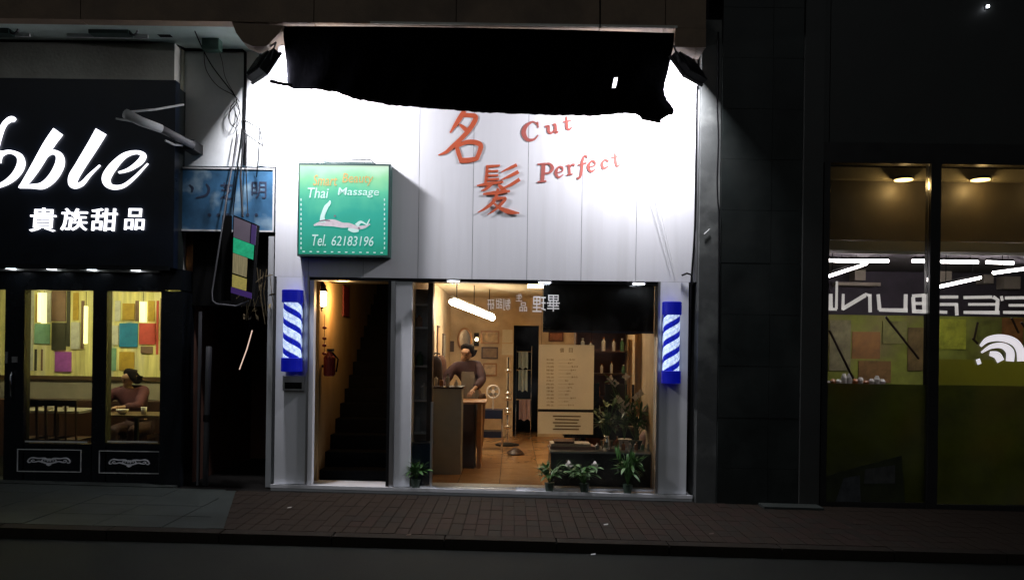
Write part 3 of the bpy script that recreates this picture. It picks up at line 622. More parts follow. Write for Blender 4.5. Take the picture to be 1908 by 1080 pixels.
for k_, (yy_, w2, h2) in enumerate(((1.9, .3, .5), (2.6, .35, .4), (3.5, .4, .5), (4.5, .4, .4))):
    o = root('side_frame', (IX0+.01, yy_, 1.5), 'framed picture on the shop side wall, %s from the window' % ['first', 'second', 'third', 'fourth'][k_], 'picture')
    bx('frame', M['darkwood'], o, IX0, IX0+.02, yy_-w2/2, yy_+w2/2, 1.45, 1.45+h2); bx('print', mat('side_print_%d' % k_, ((.5, .45, .35), (.2, .12, .06), (.5, .3, .15), (.35, .32, .25))[k_], .5, var=.5, scale=7), o, IX0+.0205, IX0+.024, yy_-w2/2+.03, yy_+w2/2-.03, 1.48, 1.42+h2)
for k_, (yy_, c_, lab_) in enumerate(((2.2, (.03, .015, .012), 'dark coat hanging on the shop side wall nearest the window'), (2.95, (.10, .04, .02), 'brown coat hanging on the shop side wall behind the counter'))):
    o = root('hanging_coat', (IX0+.1, yy_, 1.0), lab_, 'coat'); q = MB()
    q.lathe((IX0+.1, yy_, .75), [(.10, 0), (.11, .3), (.09, .6), (.08, .7), (.02, .76)], 10); c2 = q.build('cloth', mat('coat_%d' % k_, c_, .9), o, smooth=True); dm_ = c2.modifiers.new('s', 'SUBSURF'); dm_.render_levels = 2
    MB().tube([(IX0, yy_, 1.54), (IX0+.09, yy_, 1.52)], .01, 6).build('hook', M['blackmetal'], o)
ctz = P(830, 724, 1.35)[1]+.026
for k_, (dx_, h_, c_, lab_) in enumerate(((.05, .14, 0, 'white bottle on the grey counter nearest the cabinet'), (.12, .10, 1, 'amber bottle on the grey counter'), (.20, .16, 3, 'silver bottle in the middle of the grey counter'), (.31, .08, 0, 'short white jar on the grey counter near the desk'))):
    cols_ = ((.6, .58, .55), (.35, .12, .03), (.08, .18, .1), (.4, .42, .45)); x = P(803, 724, 1.35)[0]+dx_
    bo = root('bottle', (x, 1.5, ctz), lab_, 'bottle'); MB().lathe((x, 1.5, ctz), [(.026, 0), (.026, h_*.7), (.01, h_*.82), (.01, h_*.9)], 10).build('body', mat('counter_bottle', cols_[c_], .25), bo); MB().lathe((x, 1.5, ctz+h_*.9), [(.013, 0), (.013, h_*.12)], 8).build('cap', M['blackmetal'], bo)
# people
def skinned(name, chains, m, parent, sub=2):
    me = bpy.data.meshes.new(name); vs = []; es = []; rs = []; idx = {}
    off = wloc(parent)
    for ch in chains:
        prev = None
        for key, p, r in ch:
            if key in idx: i = idx[key]
            else: i = len(vs); idx[key] = i; vs.append(Vector(p)-off); rs.append(r)
            if prev is not None and (prev, i) not in es: es.append((prev, i))
            prev = i
    me.from_pydata(vs, es, []); me.materials.append(m)
    o = bpy.data.objects.new(name, me); COL.objects.link(o); o.parent = parent
    md = o.modifiers.new('skin', 'SKIN'); md.use_smooth_shade = True
    for i, r in enumerate(rs):
        sv = me.skin_vertices[0].data[i]; rr = r if isinstance(r, tuple) else (r, r); sv.radius = rr; sv.use_root = (i == 0)
    s = o.modifiers.new('sub', 'SUBSURF'); s.levels = 1; s.render_levels = sub
    return o
_tex = bpy.data.textures.new('cloth_folds', 'CLOUDS'); _tex.noise_scale = .09; _tex.noise_depth = 3
def person(x, y, z0, label, pose, top, legs, scale=1., f=(-.4, -.62, -.68), long_hair=False):
    """pose: dict of joint name -> (dx, dy, dz) from the base; f: where the face looks."""
    o = root('person', (x, y, z0), label, 'person'); s = scale
    J = {k: Vector((x+v[0]*s, y+v[1]*s, z0+v[2]*s)) for k, v in pose.items()}
    f = Vector(f).normalized(); hd = J['head']; zz_ = Vector((0, 0, 1)); dn = (zz_-f*zz_.dot(f)).normalized(); sd_ = f.cross(dn).normalized()
    body = [[('pelvis', J['pelvis'], (.14*s, .10*s)), ('waist', J['waist'], (.12*s, .09*s)), ('chest', J['chest'], (.10*s, .07*s)), ('neck', J['neck'], .056*s), ('headlow', hd-dn*.055*s+f*.02*s, .072*s), ('head', hd+f*.01*s, .088*s), ('crown', hd+dn*.06*s, .07*s)],
            [('head', 0, 0), ('nose', hd+f*.112*s-dn*.02*s, .013*s)], [('headlow', 0, 0), ('chin', hd-dn*.095*s+f*.065*s, .028*s)]]
    for sd, sg_ in (('l', -1), ('r', 1)):
        w = J['wr'+sd]; e_ = J['el'+sd]; d = (w-e_).normalized(); a = d.cross(Vector((0, 0, 1))); a = a.normalized() if a.length > .1 else Vector((1, 0, 0))
        body.append([('chest', 0, 0), ('sh'+sd, J['sh'+sd], .058*s), ('el'+sd, e_, .04*s), ('wr'+sd, w, .027*s), ('palm'+sd, w+d*.055*s, (.036*s, .02*s))])
        for k in range(4):
            q0 = w+d*.09*s+a*(k-1.5)*.022*s; ln = (.03, .036, .034, .026)[k]*s
            body.append([('palm'+sd, 0, 0), ('f%d'%k+sd, q0, .0095*s), ('g%d'%k+sd, q0+d*ln+Vector((0, 0, -.012*s)), .008*s), ('h%d'%k+sd, q0+d*ln*1.6+Vector((0, 0, -.035*s)), .007*s)])
        body.append([('palm'+sd, 0, 0), ('ta'+sd, w+d*.05*s-a*sg_*.045*s, .011*s), ('tb'+sd, w+d*.085*s-a*sg_*.055*s, .009*s)])
        body.append([('pelvis', 0, 0), ('hip'+sd, J['hip'+sd], .082*s), ('kn'+sd, J['kn'+sd], .055*s), ('an'+sd, J['an'+sd], .038*s), ('toe'+sd, J['toe'+sd], .032*s)])
    skinned('body', body, M['skin'], o)
    sh = [[('waistlow', J['pelvis']+Vector((0, 0, .02)), (.165*s, .125*s)), ('waist', J['waist'], (.142*s, .112*s)), ('chest', J['chest'], (.180*s, .145*s)), ('collar', J['chest'].lerp(J['neck'], .75), .088*s)]]
    for sd in ('l', 'r'): sh.append([('chest', 0, 0), ('sh'+sd, J['sh'+sd], .076*s), ('mid'+sd, J['sh'+sd].lerp(J['el'+sd], .5), .066*s), ('el'+sd, J['el'+sd], .06*s), ('cuff'+sd, J['el'+sd].lerp(J['wr'+sd], .75), .045*s)])
    t_ = skinned('shirt', sh, top, o); dm_ = t_.modifiers.new('folds', 'DISPLACE'); dm_.texture = _tex; dm_.strength = .03; dm_.mid_level = .25; dm_.texture_coords = 'LOCAL'
    tr_ = [[('pelvis', J['pelvis'], (.155*s, .115*s))]]
    tr_ = []
    for sd in ('l', 'r'): tr_.append([('pelvis', J['pelvis'], (.155*s, .118*s)), ('hip'+sd, J['hip'+sd], .10*s), ('kn'+sd, J['kn'+sd], .075*s), ('an'+sd, J['kn'+sd].lerp(J['an'+sd], .9), .06*s)])
    skinned('trousers', tr_, legs, o)
    up = dn
    hr = [[('a', hd+dn*.07*s+f*.02*s, .092*s), ('b', hd-f*.03*s+dn*.045*s, .112*s), ('c', hd-f*.055*s-dn*.02*s, .085*s), ('d', hd-f*.06*s-dn*(.09 if not long_hair else .16)*s, .055*s)],
          [('b', 0, 0), ('e', hd+sd_*.075*s-f*.01*s-dn*.01*s, .042*s), ('g', hd+sd_*.082*s-f*.005*s-dn*.08*s, .03*s)], [('b', 0, 0), ('h', hd-sd_*.075*s-f*.01*s-dn*.01*s, .042*s), ('k', hd-sd_*.082*s-f*.005*s-dn*.08*s, .03*s)]]
    t_ = skinned('hair', hr, M['hair'], o); dm_ = t_.modifiers.new('strands', 'DISPLACE'); dm_.texture = _tex; dm_.strength = .03; dm_.texture_coords = 'LOCAL'
    for sg_ in (-1, 1): 
        e_ = hd+f*.088*s+sd_*.034*s*sg_+dn*.005*s; MB().lathe(e_, [(.004, -.008), (.011, 0), (.004, .008)], 8).build('eye', M['hair'], o)
    m_ = hd+f*.097*s-dn*.06*s; MB().tube([m_-sd_*.022*s, m_+sd_*.022*s], .005, 5).build('mouth', mat('lip', (.3, .08, .06), .5, var=0), o)
    return o
hx = P(872, 700, 2.95)[0]
pose = dict(pelvis=(.08, 0, .92), waist=(.06, 0, 1.06), chest=(-.02, -.03, 1.27), neck=(-.06, -.06, 1.45), headlow=(-.04, -.08, 1.50), head=(-.01, -.1, 1.575), crown=(.0, -.1, 1.65),
            shl=(-.2, -.05, 1.34), ell=(-.33, -.12, 1.12), wrl=(-.40, -.3, 1.0), shr=(.15, 0, 1.36), elr=(.22, -.15, 1.15), wrr=(.1, -.38, 1.02),
            hipl=(-.02, 0, .86), knl=(-.02, -.02, .48), anl=(-.02, 0, .09), toel=(-.02, -.14, .04), hipr=(.18, 0, .86), knr=(.18, -.02, .48), anr=(.18, 0, .09), toer=(.18, -.14, .04))
pr = person(hx, 2.95, 0, 'hairdresser in a dark maroon top and grey apron leaning over the desk', pose, M['shirt'], M['trousers'], long_hair=True)
q = MB(); n = 7
for i in range(n):
    a_ = -1+2*i/(n-1); q.v += [Vector((hx+.07+a_*.16, 2.95-.17+.06*a_*a_+.012*math.sin(i*2.3), .72)), Vector((hx+.0+a_*.09, 2.95-.20+.06*a_*a_, 1.27))]
q.f = [(2*i, 2*i+2, 2*i+3, 2*i+1) for i in range(n-1)]
ap = q.build('apron', M['apron'], pr); sm_ = ap.modifiers.new('thick', 'SOLIDIFY'); sm_.thickness = .012

# poster on the glass
xa, xb, za, zb = RC(1003, 642, 1106, 808, .16)
ps = root('price_list', ((xa+xb)/2, .16, za), 'large cream price list hanging behind the shop glass', 'price list')
MB().quad((xa, .150, za), (xb, .150, za), (xb, .150, zb), (xa, .150, zb)).build('sheet', M['paper'], ps)
bx('strap', M['darkwood'], ps, xa, xb, .143, .149, P(1050, 767, .15)[1], P(1050, 762, .15)[1])
for ch, x0, x1 in (('價', 1043, 1051), ('目', 1060, 1067)):
    a4 = RC(x0, 648, x1, 656, .15); text(ch, *a4, .1475, M['ink'], ps, 'character', bold=.006, ext=.002)
rows = ['剪髮', '洗剪吹', '洗頭', '電髮', '染髮', '焗油', '負離子', '陶瓷', '護理', '漂髮', '挑染', '長髮', '小童', '男士']
for i in range(14):
    yy = 668+i*6.5; j = random.uniform(18, 38)
    a4 = RC(1018, yy, 1032, yy+3.6, .15); text(rows[i], *a4, .1478, M['ink'], ps, 'price_line', ext=.0015)
    a4 = RC(1040, yy, 1040+j, yy+3.2, .15); text('—'*3+'$'+str(20+7*i), *a4, .1478, M['ink'], ps, 'price_line', ext=.0015)
for i in range(5):
    yy = 774+i*6; a4 = RC(1030+4*(i % 2), yy, 1082-3*(i % 3), yy+2.4, .15); text('————————', *a4, .1478, M['ink'], ps, 'price_line', ext=.0015)
for s_ in (xa+.03, xb-.03): MB().tube([(s_, .153, zb), (s_, .153, HB-.03)], .002, 5).build('cord', M['cable'], ps)

# black hanging panel
xa, xb, za, zb = RC(1012, 528, 1224, 616, .45)
bp_ = root('black_blind', ((xa+xb)/2, .45, za), 'wide black roller blind half lowered behind the shop window', 'blind')
bx('fabric', M['black'], bp_, xa, IX1-.01, .45, .47, za, 2.5); bx('bottom_bar', M['navy'], bp_, xa, IX1-.01, .44, .48, za-.025, za-.001); MB().tube([(xa, .46, 2.52), (IX1-.01, .46, 2.52)], .03, 10).build('roller', M['blackmetal'], bp_)

# shelving at the far end, bottles
sx0, sx1, _, _ = RC(1107, 640, 1172, 800, 2.6)
sh = root('product_shelf', ((sx0+sx1)/2, 2.7, 0), 'dark wooden shelf of hair products behind the price list', 'shelf')
bx('back_panel', M['redbrown'], sh, sx0-.25, sx1+.3, 2.9, 2.92, 0, 1.95)
bx('side', M['darkwood'], sh, sx0-.27, sx0-.25, 2.6, 2.92, 0, 1.95); bx('side', M['darkwood'], sh, sx1+.3, sx1+.32, 2.6, 2.92, 0, 1.95)
shz = [.62, .95, 1.28, 1.6, 1.9]
for z in shz: bx('board', M['darkwood'], sh, sx0-.249, sx1+.299, 2.6, 2.899, z-.02, z)
Mb = [mat('bottle_%s' % n, c, .25) for n, c in (('white', (.6, .58, .55)), ('amber', (.35, .12, .03)), ('green', (.08, .18, .1)), ('silver', (.4, .42, .45)))]
for z, cnt in zip(shz, (7, 7, 6, 6, 5)):
    for i in range(cnt):
        x = sx0-.18+i*(sx1-sx0+.4)/cnt+random.uniform(-.02, .02); h = random.uniform(.12, .2); r = random.uniform(.02, .032)
        k = random.randrange(4)
        bo = root('bottle', (x, 2.68, z), '%s bottle, %s along the %s board of the dark wooden shelf' % (('white', 'amber', 'green', 'silver')[k], ['first', 'second', 'third', 'fourth', 'fifth', 'sixth', 'seventh'][i], {.62: 'lowest', .95: 'second', 1.28: 'middle', 1.6: 'upper', 1.9: 'top'}[z]), 'bottle', 'bottles on the product shelf')
        MB().lathe((x, 2.68, z), [(r, 0), (r, h*.7), (r*.4, h*.8), (r*.4, h*.88)], 8).build('body', Mb[k], bo); MB().lathe((x, 2.68, z+h*.88), [(r*.5, 0), (r*.5, h*.12)], 8).build('cap', Mb[(k+1) % 4], bo)
# curtain panels
for (x0, x1, y0, lab) in ((1170, 1178, 632, 'narrow amber curtain strip beside the product shelf'), (1183, 1204, 622, 'broad amber curtain beside the product shelf'), (1207, 1224, 622, 'olive curtain nearest the window pillar')):
    Yc = 1.4; xa, xb, za, zb = RC(x0, y0, x1, 775, Yc); q = MB(); n = max(5, int((xb-xa)/.02))
    for i in range(n):
        xx = xa+(xb-xa)*i/(n-1); q.v += [Vector((xx, Yc+.025*math.sin(i*1.7), za)), Vector((xx, Yc+.02*math.sin(i*1.7+.3), zb))]
    q.f = [(2*i, 2*i+2, 2*i+3, 2*i+1) for i in range(n-1)]
    c_ = q.build('curtain', M['curtain'] if x0 < 1205 else M['cream']); tag(c_, lab, 'curtain'); c_.modifiers.new('t', 'SOLIDIFY').thickness = .008
tag(MB().tube([(P(1165, 620, 1.42)[0], 1.42, P(1165, 621, 1.42)[1]), (IX1, 1.42, P(1165, 621, 1.42)[1])], .012, 8).build('curtain_rod', M['blackmetal']), 'thin dark rod that holds the amber curtains', 'rod')
# bench with steel edge
xa, xb, za, zb = RC(1026, 841, 1222, 903, .55)
be = root('display_bench', ((xa+xb)/2, .8, 0), 'low black display bench with a steel edge behind the potted plants', 'bench')
bx('body', M['black'], be, xa, IX1-.005, .56, 1.15, .0, zb-.022); bx('top', M['silver'], be, xa-.01, IX1-.005, .54, 1.17, zb-.021, zb)
zt = zb
for i, (px0, px1, yy, h) in enumerate(((1022, 1108, 836, .035), (1026, 1100, 829, .03), (1033, 1070, 822, .02))):
    a4 = RC(px0, yy-3, px1, yy+3, .75)
    tag(MB().box(max(a4[0], xa), a4[1], .72-.0*i, 1.02, zt+.001+i*.036, zt+.001+i*.036+h).build('magazine_stack', [M['pink'], M['petal'], M['redbrown']][i]), ['pinkish folder at the bottom of the pile on the black bench', 'white folder in the middle of the pile on the black bench', 'red brown magazine on top of the pile on the black bench'][i], 'folder')
# salon chair silhouettes and houseplants on the bench
def leafmesh(name, l, w, m, bend=.3):
    me = bpy.data.meshes.new(name); n = 6; vs = []; fs = []
    for i in range(n+1):
        t_ = i/n; ww = w*math.sin(math.pi*min(.98, t_*.92+.06)); x = l*t_; z = -bend*l*t_*t_
        vs += [(x, -ww/2, z+.1*ww), (x, 0, z), (x, ww/2, z+.1*ww)]
    for i in range(n): a_ = 3*i; fs += [(a_, a_+3, a_+4, a_+1), (a_+1, a_+4, a_+5, a_+2)]
    me.from_pydata(vs, [], fs); me.materials.append(m); me.polygons.foreach_set('use_smooth', [True]*len(me.polygons)); return me
LF = [leafmesh('leaf', .13, .035, M['leaf']), leafmesh('leaf', .10, .04, M['leaf2'], .5), leafmesh('leaf', .17, .03, M['leaf'], .15)]
PT = leafmesh('petal', .05, .04, M['petal'], .4)
def plant(x, y, z, h, spread, n, label, kinds, pot=M['pot'], flowers=0, group=None, cat='plant', up=.6, potr=.055):
    o = root('potted_plant', (x, y, z), label, cat, group)
    MB().lathe((x, y, z), [(potr*.7, 0), (potr, .09), (potr*1.05, .1), (potr*.9, .1)], 12).build('pot', pot, o)
    q = MB(); ends = []
    for i in range(n):
        a_ = random.uniform(0, 6.28); r = spread*random.uniform(.2, 1); hh = h*random.uniform(.45, 1)
        p0 = Vector((x, y, z+.09)); p2 = Vector((x+r*math.cos(a_), y+r*math.sin(a_)*.6, z+.1+hh)); p1 = (p0+p2)/2+Vector((0, 0, h*.15))
        q.tube([p0, p1, p2], .0035, 5); ends += [(p1, a_), (p2, a_)]
    q.build('stem', M['leaf'], o)
    for p, a_ in ends:
        for k in range(2):
            l = bpy.data.objects.new('leaf', LF[random.choice(kinds)]); COL.objects.link(l); l.parent = o; l.location = p-o.location
            l.rotation_euler = (random.uniform(-.4, .4), -random.uniform(-.2, 1.1)*up*1.6, a_+random.uniform(-1.2, 1.2))
    for i in range(flowers):
        p, a_ = random.choice(ends)
        for k in range(4):
            l = bpy.data.objects.new('petal', PT); COL.objects.link(l); l.parent = o; l.location = p+Vector((0, -.02, .03))-o.location; l.rotation_euler = (1.57, k*1.57, random.uniform(-.5, .5))
    return o
GP = 'potted plants on the window sill'
def sillx(px, y): return P(px, 880, y)[0]
yp = .03
for px, h, sp_, n, kinds, lab, fl, upf in ((1024, .17, .10, 14, (1, 0), 'small leafy potted plant on the sill at the corner of the black bench', 0, .8),
                              (1089, .22, .18, 18, (1, 1, 0), 'spreading potted plant with pale leaf tips on the sill, between two others', 2, .4),
                              (1170, .30, .15, 22, (2, 0, 1), 'tallest upright green potted plant on the sill', 0, 1.2),
                              (775, .14, .08, 11, (0,), 'small dark potted plant on the sill beside the blue bin', 0, .8)):
    x = sillx(px, yp); plant(x, yp, gz(x)+.046, h, sp_, n, lab, kinds, flowers=fl, up=upf)
# plants and flowers on the bench
plant(P(1130, 800, .9)[0], .85, zt, .42, .20, 24, 'green houseplant in a pot on the black bench near the price list', (0, 1), up=.8, potr=.08)
plant(P(1185, 800, .9)[0], .9, zt, .40, .22, 26, 'dark houseplant on the black bench nearest the pillar', (0, 2), up=.8, potr=.08)
plant(P(1146, 740, 2.0)[0], 1.05, zt, .75, .22, 9, 'tall white orchid arching behind the houseplants on the bench', (2,), flowers=30, up=.8, potr=.09, pot=M['petal'])
for k_ in range(9):
    px_ = 1114+k_*12; x = P(px_, 820, .72)[0]; h_ = random.uniform(.08, .17); c_ = random.randrange(4)
    if abs(px_-1130) < 9: continue
    bo = root('bottle', (x, .74, zt), '%s bottle on the black bench, %s from the price list' % (('white', 'amber', 'green', 'silver')[c_], ['first', 'second', 'third', 'fourth', 'fifth', 'sixth', 'seventh', 'eighth', 'ninth'][k_]), 'bottle', 'bottles on the black bench')
    MB().lathe((x, .74, zt), [(.022, 0), (.024, h_*.65), (.009, h_*.8), (.009, h_*.9)], 10).build('body', Mb[c_], bo); MB().lathe((x, .74, zt+h_*.9), [(.012, 0), (.012, h_*.12)], 8).build('cap', M['chrome'], bo)
tag(MB().lathe((P(1130, 790, .7)[0], .66, zt), [(.035, 0), (.05, .04), (.045, .12), (.03, .16), (.034, .18)], 14).build('glass_vase', M['chrome'], smooth=True), 'shiny round vase on the edge of the black bench', 'vase')
# towels bundle
x, z = P(1212, 750, 1.1)
q = root('cloth_bundle', (x, 1.1, zt), 'pale pink bundle of cloth on the bench beside the window pillar', 'cloth bundle')
for i, (dx, dz, r) in enumerate(((0, .1, .13), (.03, .25, .11), (-.04, .38, .09), (.05, .45, .08))):
    vs = MB().lathe((x+dx, 1.08, zt+dz), [(r*math.cos(a_)*(1+.08*math.sin(5*a_)), r*math.sin(a_)) for a_ in [(-80+20*k)*math.pi/180 for k in range(9)]], 12); vs.build('cloth', M['pink'], q, smooth=True)
# barber chair, mostly in the dark
cx = P(1085, 780, 2.0)[0]
bc = root('barber_chair', (cx, 1.95, 0), 'dark barber chair half hidden behind the price list', 'chair')
MB().lathe((cx, 1.95, 0), [(.28, 0), (.28, .03), (.06, .06), (.05, .45)], 18).build('pedestal', M['chrome'], bc, smooth=True)
bx('seat', M['black'], bc, cx-.26, cx+.26, 1.7, 2.2, .45, .58); bx('backrest', M['black'], bc, cx-.24, cx+.24, 2.14, 2.24, .6, 1.15)
for s_ in (-1, 1): bx('armrest', M['black'], bc, cx+s_*.27-.035, cx+s_*.27+.035, 1.75, 2.15, .70, .75)
bc2 = copy_tree(bc); bc2.location = (P(1165, 780, 1.7)[0], 1.75, 0); bc2['label'] = 'dark barber chair behind the houseplants beside the product shelf'
# blue bin and left clutter
xa, xb, za, zb = RC(767, 826, 804, 896, .3)
bn = root('blue_bin', ((xa+xb)/2, .3, .035), 'dark blue plastic bin behind the glass beside the pillar', 'bin')
MB().add([(xa+.02, .25, .036), (xb-.02, .25, .036), (xb-.02, .42, .036), (xa+.02, .42, .036), (xa, .22, zb), (xb, .22, zb), (xb, .44, zb), (xa, .44, zb)], [(3, 2, 1, 0), (4, 5, 6, 7), (0, 1, 5, 4), (1, 2, 6, 5), (2, 3, 7, 6), (3, 0, 4, 7)]).build('tub', mat('deep_blue', (.01, .03, .10), .4), bn)
bx('lid', M['navy'], bn, xa-.01, xb+.01, .21, .45, zb+.001, zb+.02)
for k, (py0, py1) in enumerate(((568, 580), (615, 622), (700, 706))):
    a4 = RC(767, py0, 797, py1, .3)
cab = root('glass_cabinet', (P(782, 700, .4)[0], .4, .0), 'narrow cabinet with pale shelves behind the edge of the window', 'cabinet')
xa, xb = P(767, 700, .35)[0], P(796, 700, .35)[0]
Mgc = mat('cabinet_grey', (.34, .33, .34), .5, var=.3)
bx('back_panel', Mgc, cab, xa, xb, .62, .64, .5, 2.3)
for z in (.62, 1.0, 1.4, 1.85, 2.12): bx('shelf', M['pillar'], cab, xa, xb, .46, .619, z-.02, z)
for s_ in (xa, xb-.015): bx('side', Mgc, cab, s_, s_+.015, .46, .619, .0, 2.3)
for z, m_, h in ((1.0, Mb[0], .2), (1.4, Mb[2], .16), (.62, Mb[3], .22), (1.85, Mb[1], .14)):
    x = (xa+xb)/2+random.uniform(-.04, .04); bo = tag(MB().lathe((x, .53, z), [(.04, 0), (.04, h*.75), (.015, h*.85), (.015, h)], 10).build('jar', m_), {1.0: 'white jar on the second shelf of the narrow cabinet', 1.4: 'green jar on the middle shelf of the narrow cabinet', .62: 'silver jar on the lowest shelf of the narrow cabinet', 1.85: 'amber jar on an upper shelf of the narrow cabinet'}[z], 'jar')
# door mat plate
q = MB(); xa, xb = P(812, 900, -.0)[0], P(962, 900, -.0)[0]; slab(q, xa, xb, -.0, .09, .0455, .062)
tag(q.build('threshold_mat', M['silver']), 'flat grey metal threshold plate below the shop glass', 'threshold')
Lo = lightpt('tube_glow', (-.5, 3.0, 2.1), 0, (1, .8, .55))
COL.objects.unlink(Lo)

# ------------------------------------------------------------ canopy above everything and the black tarpaulin
cy = -.64
cn = root('stone_canopy', (-1.5, -.3, 4.95), 'brown stone canopy edge running above the shop fronts', 'canopy')
CZ = P(900, 47, cy)[1]; CXR = P(1316, 40, cy)[0]
js = [-9.5, -7, P(150, 20, cy)[0], P(585, 20, cy)[0], P(850, 20, cy)[0], P(1118, 20, cy)[0], P(1240, 20, cy)[0], CXR]
for a_, b_ in zip(js, js[1:]):
    bx('stone_slab', M['canopy'], cn, a_+.004, b_-.004, cy, cy+.14, CZ, CZ+1.2)
bx('slab_core', M['soffit'], cn, -9.5, P(475, 60, -.3)[0], cy+.141, .6, CZ+.01, CZ+.35)
bx('slab_core', M['canopy'], cn, P(475, 60, -.3)[0]+.001, CXR, cy+.141, .6, CZ+.005, CZ+.35)
bx('painted_lit_edge', M['plaster'], cn, P(690, 47, cy)[0], P(1262, 47, cy)[0], cy-.012, cy-.001, CZ-.005, CZ+.018)  # pale strip paints the lit lower edge of the canopy
bx('drop_beam', M['canopy'], cn, P(1258, 60, cy)[0], CXR-.001, cy+.002, -.3, P(1290, 88, cy)[1], CZ-.001)
q = MB(); pts = [P(432, 42, cy)] + [P(*p, cy) for p in ((440, 62), (452, 78), (470, 86), (497, 86), (520, 62), (528, 48))]
q.poly(pts[::-1] if False else [pts[0]]+pts[1:], cy+.001, .2).build('corbel', M['canopy'], cn)
# black cloth
top = [(528, 49), (700, 49), (900, 50), (1100, 54), (1258, 62)]
botp = [(528, 49), (528, 75), (529, 110), (530, 140), (537, 160), (545, 166), (600, 167), (607, 170), (625, 170), (645, 178), (668, 186), (700, 190), (725, 196), (790, 201), (850, 206), (900, 210), (960, 212), (1040, 215), (1115, 216), (1150, 212), (1175, 211), (1195, 216), (1210, 222), (1222, 224), (1228, 228), (1236, 224), (1246, 222), (1247, 215), (1258, 211), (1256, 202), (1250, 200), (1249, 194), (1243, 192), (1240, 184), (1237, 180), (1237, 165), (1242, 145), (1246, 128), (1249, 108), (1254, 90), (1256, 75), (1258, 62)]
# grid between the top edge and the ragged lower edge
def lower(px):
    best = None
    for (x0, y0), (x1, y1) in zip(botp, botp[1:]):
        if min(x0, x1) <= px <= max(x0, x1) and x0 != x1:
            yy = y0+(y1-y0)*(px-x0)/(x1-x0)
            if best is None or yy > best: best = yy
    return best if best is not None else 166
mbc = MB(); NX, NZ = 110, 16; x0p, x1p = 528, 1258; grid = []
def side_r(v):  # right edge drifts in as the cloth falls
    ys = [(62, 1258), (90, 1254), (128, 1246), (165, 1237), (182, 1240), (202, 1256), (211, 1258), (228, 1238)]
    for (a, xa_), (b, xb_) in zip(ys, ys[1:]):
        if a <= v <= b: return xa_+(xb_-xa_)*(v-a)/(b-a)
    return 1258
for i in range(NX+1):
    f = i/NX; row = []
    pxt = x0p+(1258-x0p)*f; yt = 49+13*f**2; lo = lower(min(1257.5, pxt)) if f < .999 else 211
    lo += random.uniform(-1, 1)*(1 if f > .1 else .3)+(random.uniform(-2.5, 3.5) if f > .93 else 0)
    for j in range(NZ+1):
        g = j/NZ; py = yt+(lo-yt)*g
        px = x0p+(side_r(py)-x0p)*f if f > .0 else x0p+ (max(0, g-.75)*30)
        yy = cy+.055+.010*math.sin(f*23+g*2)*g+.006*math.sin(f*71+g*5)*g+.05*g*g
        row.append(len(mbc.v)); x, z = P(px, py, yy); mbc.v.append(Vector((x, yy, z)))
    grid.append(row)
_ih = int((1146-528)/714*NX); holes = {(_ih, 9), (_ih, 10)}
for i in range(NX):
    for j in range(NZ):
        if (i, j) in holes: continue
        mbc.f.append((grid[i][j], grid[i][j+1], grid[i+1][j+1], grid[i+1][j]))
# narrow the hole to a slit by filling its sides
i0 = int((1145-528)/730*NX)
tarp = mbc.build('tarpaulin', M['cloth'], None, (0.0, cy+.1, CZ), smooth=True)
tag(tarp, 'ragged black tarpaulin hanging from the canopy over the shop panels', 'tarpaulin')
tk = tag(MB().tube([PV(504, 151, -.7), PV(520, 155, -.7), PV(545, 160, -.66)], .018, 6).build('tarpaulin_rope', M['cable']), 'dark rope tying the lower corner of the tarpaulin beside the floodlight', 'rope')

# ------------------------------------------------------------ floodlights
def flood(px, py, Y, aim, label, en, arm):
    G_ = 1.3
    c = PV(px, py, Y); d = (Vector(aim)-c).normalized(); o = root('floodlight', c, label, 'floodlight', 'black floodlights above the shop panels')
    zq = d.to_track_quat('-Z', 'Y').to_matrix().to_4x4(); Mx = Matrix.Translation(c) @ zq
    hw, hh = .19, .14
    MB().box(-hw, hw, -hh, hh, -.02, .05, Mx).build('housing', M['blackmetal'], o)
    q = MB()
    for k in range(7): q.box(-hw*.9+k*.045, -hw*.9+k*.045+.012, -hh*.8, hh*.8, .05, .075, Mx)
    q.build('cooling_fins', M['blackmetal'], o)
    q = MB()
    for s_ in (-1, 1): q.box(s_*hw-.012, s_*hw+.012, -hh-.01, hh+.01, -.05, -.02, Mx); q.box(-hw, hw, s_*hh-.008, s_*hh+.008, -.05, -.02, Mx)
    q.build('bezel', M['blackmetal'], o)
    MB().box(-hw+.02, hw-.02, -hh+.015, hh-.015, -.028, -.0205, Mx).build('lens', M['lamp_cool'], o)
    p0 = Mx @ Vector((0, hh+.02, .03)); a_ = Vector(arm)
    MB().tube([Mx @ Vector((-hw-.02, 0, .01)), Mx @ Vector((-hw-.02, hh+.05, .06)), Mx @ Vector((hw+.02, hh+.05, .06)), Mx @ Vector((hw+.02, 0, .01))], .01, 6).build('bracket', M['blackmetal'], o)
    pm = Mx @ Vector((0, hh+.05, .06)); MB().tube([pm, (pm+a_)/2+Vector((.03, 0, .05)), a_], .014, 6).build('arm', M['pipe'], o)
    L = bpy.data.lights.new('flood_beam', 'AREA'); L.shape = 'RECTANGLE'; L.size = .26; L.size_y = .18; L.energy = en; L.color = (.95, .93, 1); L.spread = R_(178)
    Lo = bpy.data.objects.new('flood_beam', L); COL.objects.link(Lo); Lo.parent = o
    Lo.matrix_local = Matrix.Translation(d*.055) @ zq
    return o
flood(491, 123, -.54, (-1.95, 0, 4.0), 'black floodlight by the wall cables, aimed at the white panels', 150, PV(497, 84, -.5))
flood(1283, 128, -.52, (1.2, 0, 4.0), 'black floodlight by the dark pillar, aimed at the white panels', 118, PV(1300, 90, -.5))
